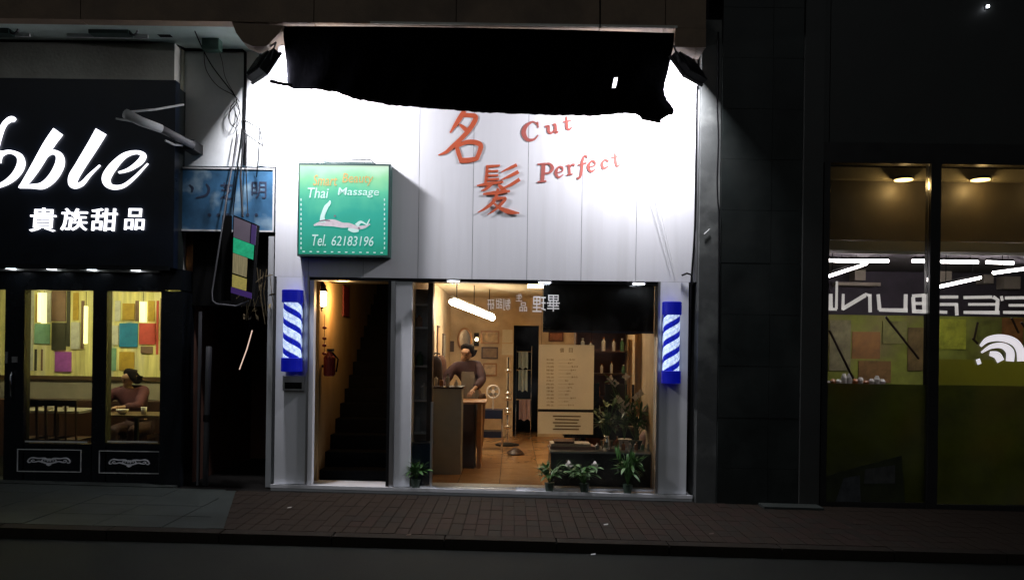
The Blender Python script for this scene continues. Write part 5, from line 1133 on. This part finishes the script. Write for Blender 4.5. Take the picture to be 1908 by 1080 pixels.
for a_, b_ in (((1182, 218), (1250, 508)), ((1200, 245), (1258, 512))):
    mbk.tube([PV(*a_, -.015), PV((a_[0]+b_[0])/2-2, (a_[1]+b_[1])/2, -.03), PV(*b_, -.012)], .0022, 5)
tag(mbk.build('thin_wires', M['pipe']), 'pair of thin slanting wires in front of the white panels', 'wires')
mbk = MB().tube([PV(1160, 205, -.02), PV(1161, 245, -.014)], .004, 5)
tag(mbk.build('loose_cord', M['cable']), 'short black cord hanging below the tarpaulin over the white panels', 'cord')
tag(MB().tube([PV(1118, 0, cy-.01), PV(1118, 52, cy-.01)], .008, 5).build('canopy_cord', M['cable']), 'black cord hanging down over the brown canopy edge', 'cord')
q = MB(); xa, xb = P(1418, 945, -.3)[0], P(1528, 945, -.3)[0]; slab(q, xa, xb, -.42, -.2, -.012, .025)
tag(q.build('door_step', M['tilegrey']), 'pale low step at the foot of the dark pillar', 'step')

# ------------------------------------------------------------ glass fronted shop
GY = -.1
gf = root('glass_front_shop', (4.8, 0, gz(4.8)), 'tall glass fronted shop with olive window film and white tubes inside', 'shop')
gx0_, gx1_ = x4+.001, 8.5
FT = P(1700, 268, GY)[1]
bx('upper_cladding', M['darkstone'], gf, gx0_+.08, gx1_, GY, .3, FT, ptop); bx('upper_cladding', M['darkstone'], gf, gx0_, gx0_+.075, GY+.01, .3, FT, ptop)
bx('head_frame', M['darkframe'], gf, gx0_, gx1_, GY-.03, GY+.1, P(1700, 306, GY)[1], FT-.001)
mz0, mz1 = gz(4.8)-.05, P(1700, 306, GY)[1]-.001
for p0, p1 in ((1530, 1541), (1728, 1747), (1938, 1957), (2150, 2168)):
    xa, xb = P(p0, 600, GY)[0], P(p1, 600, GY)[0]; bx('mullion', M['darkframe'], gf, xa, xb, GY-.04, GY+.08, mz0, mz1)
for p0, p1 in ((1541.5, 1727.5), (1747.5, 1937.5), (1957.5, 2149.5)):
    xa, xb = P(p0, 600, GY)[0], P(p1, 600, GY)[0]
    bx('window_pane', M['glassdark'], gf, xa, xb, GY+.0, GY+.012, gz((xa+xb)/2)+.05, mz1)
    zf = P(1700, 716, GY)[1]; zg = P(1700, 668, GY)[1]; zl = gz((xa+xb)/2)+.05
    MB().quad((xa, GY+.018, zl), (xb, GY+.018, zl), (xb, GY+.018, zf), (xa, GY+.018, zf)).build('window_film', M['film'], gf)
    if p0 > 1600: MB().quad((xa, GY+.018, zf+.001), (xb, GY+.018, zf+.001), (xb, GY+.018, zg), (xa, GY+.018, zg)).build('window_film', M['film2'], gf)
    bx('bottom_rail', M['darkframe'], gf, xa, xb, GY-.02, GY+.03, mz0, gz((xa+xb)/2)+.049)
Yi = .25
def band(y0, y1, m, name, Y=Yi, d=.15):
    bx(name, m, gf, gx0_, gx1_, Y, Y+d, P(1720, y1, Y)[1], P(1720, y0, Y)[1])
band(313, 334, M['cream'], 'upper_band', Yi, .3); band(337, 449, M['darkboard'], 'dark_band', Yi+.12, .1); band(450, 468, M['cream'], 'lower_band', Yi, .3)
band(306, 312.5, M['dk'], 'cove', Yi, .3)
RB = 4.2
zw = P(1700, 588, RB)[1]
bx('back_wall', M['greenwall'], gf, gx0_, gx1_, RB, RB+.1, -.2, zw); bx('back_wall', mat('dusky_wall', (.05, .04, .055), .8, var=.5, scale=2), gf, gx0_, gx1_, RB, RB+.1, zw+.001, 3.6)
for i, (a_, b_, c_, d_) in enumerate(((1592, 500, 1612, 522), (1746, 502, 1772, 524), (1832, 512, 1850, 528), (1870, 515, 1900, 538), (1560, 526, 1640, 532))):
    x0_, x1_, z0_, z1_ = RC(a_, b_, c_, d_, RB-.2); tag(MB().box(x0_, x1_, RB-.22, RB-.003, z0_, z1_).build('wall_box', mat('beige_box_%d' % i, (.42, .36, .28), .7)), ['small beige box high on the back wall above the first mirrored letters', 'beige box high on the back wall just past the black mullion', 'narrow beige box high on the back wall between slanting tubes', 'wide beige box high on the back wall near the picture edge', 'long thin beige shelf above the first mirrored letters'][i], 'shelf' if i == 4 else 'box'); bx('side_wall', M['darkstone'], gf, gx0_-.08, gx0_-.0, .5, RB, -.2, 3.6); bx('side_wall', M['darkstone'], gf, gx1_, gx1_+.1, .3, RB, -.2, 3.6)
bx('inner_ceiling', mat('dim_ceiling', (.06, .05, .06), .7), gf, gx0_, gx1_, .56, RB, 2.95, 3.05)
bx('inner_floor', M['darkwood'], gf, gx0_, gx1_, .0, RB, -.3, -.12)
for i, px in enumerate((1682, 1825, 1990)):
    x, z = P(px, 336, Yi-.03)
    o = root('band_spotlight', (x, Yi-.06, z), ['warm spotlight under the cream band beside the black mullion', 'warm spotlight under the cream band in the second window bay', 'warm spotlight under the cream band at the far end'][i], 'lamp', 'warm spotlights under the cream band')
    MB().lathe((x, Yi-.05, z-.005), [(.10, 0), (.10, .008)], 16).build('bulb', mat('warm_spot', (1, .8, .4), .5, var=0, emit=(1, .68, .28), es=5), o); MB().lathe((x, Yi-.05, z+.004), [(.11, 0), (.11, .03)], 16).build('rim', M['darkframe'], o)
    bx('mount', M['darkframe'], o, x-.02, x+.02, Yi-.05, Yi-.001, z+.01, z+.03)
    L = bpy.data.lights.new('warm_spot_light', 'POINT'); L.energy = 5; L.color = (1, .66, .28); L.shadow_soft_size = .04
    Lo = bpy.data.objects.new('warm_spot_light', L); COL.objects.link(Lo); Lo.parent = o; Lo.location = (0, -.03, -.07)
# white tubes
tubes = [((1530, 484, 2.0), (1578, 486, 2.0)), ((1580, 486, 2.0), (1655, 486, 2.0)), ((1532, 518, 1.2), (1614, 491, 2.8)), ((1700, 486, 2.0), (1725, 486, 2.0)), ((1754, 487, 2.0), (1822, 488, 2.0)), ((1838, 488, 2.0), (1888, 490, 2.0)), ((1744, 535, 1.2), (1826, 517, 2.6)), ((1852, 508, 1.4), (1925, 498, 2.6)), ((1930, 489, 2), (1990, 490, 2))]
tl_ = ['first short white tube beside the dark pillar, under the lower cream band', 'second white tube from the dark pillar in the row under the cream band', 'slanting white tube nearest the dark pillar', 'short white tube just before the black mullion', 'white tube just past the black mullion in the top row', 'white tube near the picture edge in the top row', 'lowest slanting white tube, just past the black mullion', 'slanting white tube near the picture edge', 'white tube at the far end of the top row']
for (a_, b_), lab in zip(tubes, tl_):
    A, B = PV(*a_), PV(*b_); o = root('ceiling_tube', (A+B)/2, lab, 'lamp', 'white tubes inside the glass front shop')
    MB().tube([A, B], .022, 8).build('tube', M['lamp_purple'], o); MB().tube([A+Vector((0, 0, .035)), B+Vector((0, 0, .035))], .02, 6).build('batten', M['dk'], o)
    for s_ in (.2, .8): p = A.lerp(B, s_); MB().tube([p+Vector((0, 0, .03)), (p.x, p.y, 2.96)], .005, 5).build('hanger', M['dk'], o)
# white mirrored lettering on the glass
wl = root('window_lettering', PV(1720, 590, GY-.005), 'squared white mirrored letters across the tall shop windows', 'lettering')
K5 = 388/1133
def m5(x, y, w_):
    a, b_ = P(1520+x*K5, 250+y*K5, GY+.03); return a, b_, w_*K5/168
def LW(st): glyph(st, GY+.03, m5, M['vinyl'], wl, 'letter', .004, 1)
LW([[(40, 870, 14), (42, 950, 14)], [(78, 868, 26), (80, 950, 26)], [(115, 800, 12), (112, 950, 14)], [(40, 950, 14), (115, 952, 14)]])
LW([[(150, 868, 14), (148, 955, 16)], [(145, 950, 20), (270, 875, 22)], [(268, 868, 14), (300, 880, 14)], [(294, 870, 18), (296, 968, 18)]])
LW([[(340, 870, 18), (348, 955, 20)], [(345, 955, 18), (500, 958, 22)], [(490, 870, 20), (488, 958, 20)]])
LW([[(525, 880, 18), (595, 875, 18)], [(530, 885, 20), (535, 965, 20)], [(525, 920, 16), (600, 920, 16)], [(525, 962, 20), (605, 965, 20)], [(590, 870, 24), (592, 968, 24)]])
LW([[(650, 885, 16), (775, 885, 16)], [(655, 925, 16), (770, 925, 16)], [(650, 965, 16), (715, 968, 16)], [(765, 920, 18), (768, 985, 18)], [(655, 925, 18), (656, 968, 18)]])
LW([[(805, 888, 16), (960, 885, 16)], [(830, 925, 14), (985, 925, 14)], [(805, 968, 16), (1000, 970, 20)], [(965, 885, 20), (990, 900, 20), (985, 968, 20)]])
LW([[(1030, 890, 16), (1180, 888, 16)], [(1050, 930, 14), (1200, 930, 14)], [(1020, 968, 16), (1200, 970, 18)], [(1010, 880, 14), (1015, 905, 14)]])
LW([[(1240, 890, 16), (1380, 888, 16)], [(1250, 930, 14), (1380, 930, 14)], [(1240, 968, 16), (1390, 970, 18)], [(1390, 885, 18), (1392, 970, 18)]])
# white swirl logo
K6 = 388/1133
def m6(x, y, w_):
    a, b_ = P(1520+x*K6, 600+y*K6, GY+.01); return a, b_, w_*K6/168
sl = root('swirl_logo', PV(1870, 672, GY-.002), 'white swirl emblem on the olive window film', 'emblem')
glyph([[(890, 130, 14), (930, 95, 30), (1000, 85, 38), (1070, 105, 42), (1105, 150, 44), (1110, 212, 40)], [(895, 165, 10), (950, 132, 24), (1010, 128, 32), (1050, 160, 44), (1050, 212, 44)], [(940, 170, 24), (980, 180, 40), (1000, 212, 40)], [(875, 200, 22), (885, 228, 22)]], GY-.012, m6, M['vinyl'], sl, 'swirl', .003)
for k_, (r_, c_, lab_) in enumerate((((1546, 596, 1585, 690), (.30, .27, .14), 'beige painted reflection on the green back wall beside the dark pillar'), ((1645, 598, 1690, 640), (.34, .33, .10), 'yellowish painted reflection on the green back wall beside the orange board'), ((1692, 610, 1722, 690), (.22, .15, .05), 'brown painted reflection on the green back wall before the black mullion'), ((1750, 594, 1800, 650), (.55, .60, .05), 'bright yellow green painted reflection just past the black mullion'), ((1822, 596, 1862, 640), (.25, .28, .05), 'olive painted reflection on the back wall beside the white emblem'), ((1868, 592, 1906, 640), (.45, .20, .05), 'orange painted reflection above the white emblem'), ((1600, 672, 1660, 712), (.30, .16, .05), 'low brown painted reflection behind the goods counter'))):
    wallpic(r_, RB-.03, mat('back_reflection_%d' % k_, c_, .7, var=.7, scale=4, grime=tuple(v*.6 for v in c_), gscale=2), 'poster', lab_, 'poster')  # colour patches painted for the blurred reflections in the glass
# vague items inside: orange display, counter, leaning branches
wallpic((1588, 618, 1640, 668), 3.2, mat('orange_display', (.26, .12, .03), .7, var=.7, scale=3), 'orange_board', 'blurred orange display board inside the glass front shop', 'board')
cnt = root('display_counter', (P(1590, 700, 2.2)[0], 2.2, -.12), 'low counter of pale goods inside the first glass bay', 'counter')
xa, xb = P(1534, 700, 2.2)[0], P(1660, 700, 2.2)[0]; zt2 = P(1590, 716, 2.2)[1]
bx('body', M['darkwood'], cnt, xa, xb, 2.1, 2.6, -.12, zt2)
for i in range(11):
    x = xa+.06+i*(xb-xa-.1)/11; h = random.uniform(.04, .16)
    tag(MB().lathe((x, 2.2, zt2), [(.035, 0), (.045, h*.6), (.02, h)], 8).build('goods', Mb[i % 2 if i % 3 else 0]), 'small pale item, %s along the low counter from the dark pillar' % ['first', 'second', 'third', 'fourth', 'fifth', 'sixth', 'seventh', 'eighth', 'ninth', 'tenth', 'eleventh'][i], 'goods', 'pale goods on the low counter')
for i, (a_, b_) in enumerate((((1545, 615), (1590, 705)), ((1650, 590), (1712, 668)), ((1822, 600), (1815, 632)), ((1812, 630), (1822, 640)), ((1885, 592), (1898, 620)), ((1930, 640), (1903, 600)))):
    tag(MB().tube([PV(*a_, .9), PV(*b_, .9)], .014, 6).build('display_wire', M['darkwood']), ['thin slanting dark rod above the goods counter', 'thick slanting dark rod beside the black mullion', 'upright end of the bent dark rod beside the emblem', 'short foot of the bent dark rod beside the emblem', 'dark rod falling above the white emblem', 'dark rod rising above the white emblem'][i], 'rod')
# dim poster shapes low in the first bay, behind nothing: printed on the film
pf = root('film_print', PV(1620, 940, GY-.004), 'dark slanted picture printed low on the first window film', 'print')
def pq(name, m, pts, Y): MB().poly([P(*p, Y) for p in pts], Y, .002).build(name, m, pf)
pq('dark_shape', mat('film_dark_print', (.022, .028, .008), .5, var=.5), [(1537, 945), (1687, 945), (1680, 848), (1560, 880), (1537, 888)], GY-.006)  # dark tone of the printed shape itself
pq('pale_patch', mat('grey_print', (.05, .055, .06), .5, var=.6, scale=9), [(1556, 935), (1604, 938), (1602, 885), (1572, 890)], GY-.009)
pq('pale_patch', mat('grey_print2', (.045, .048, .045), .5, var=.6, scale=9), [(1610, 900), (1668, 900), (1668, 866), (1612, 874)], GY-.009)
# tiny lamp high on the cladding
x, z = P(1841, 12, GY-.03)
o = root('indicator_lamp', (x, GY-.02, z), 'tiny lit lamp high on the dark cladding', 'lamp'); MB().lathe((x, GY-.03, z), [(.012, -.012), (.016, 0), (.012, .012)], 8).build('bulb', M['lamp_cool'], o); bx('mount', M['darkframe'], o, x-.02, x+.02, GY-.013, GY-.001, z-.02, z+.02)
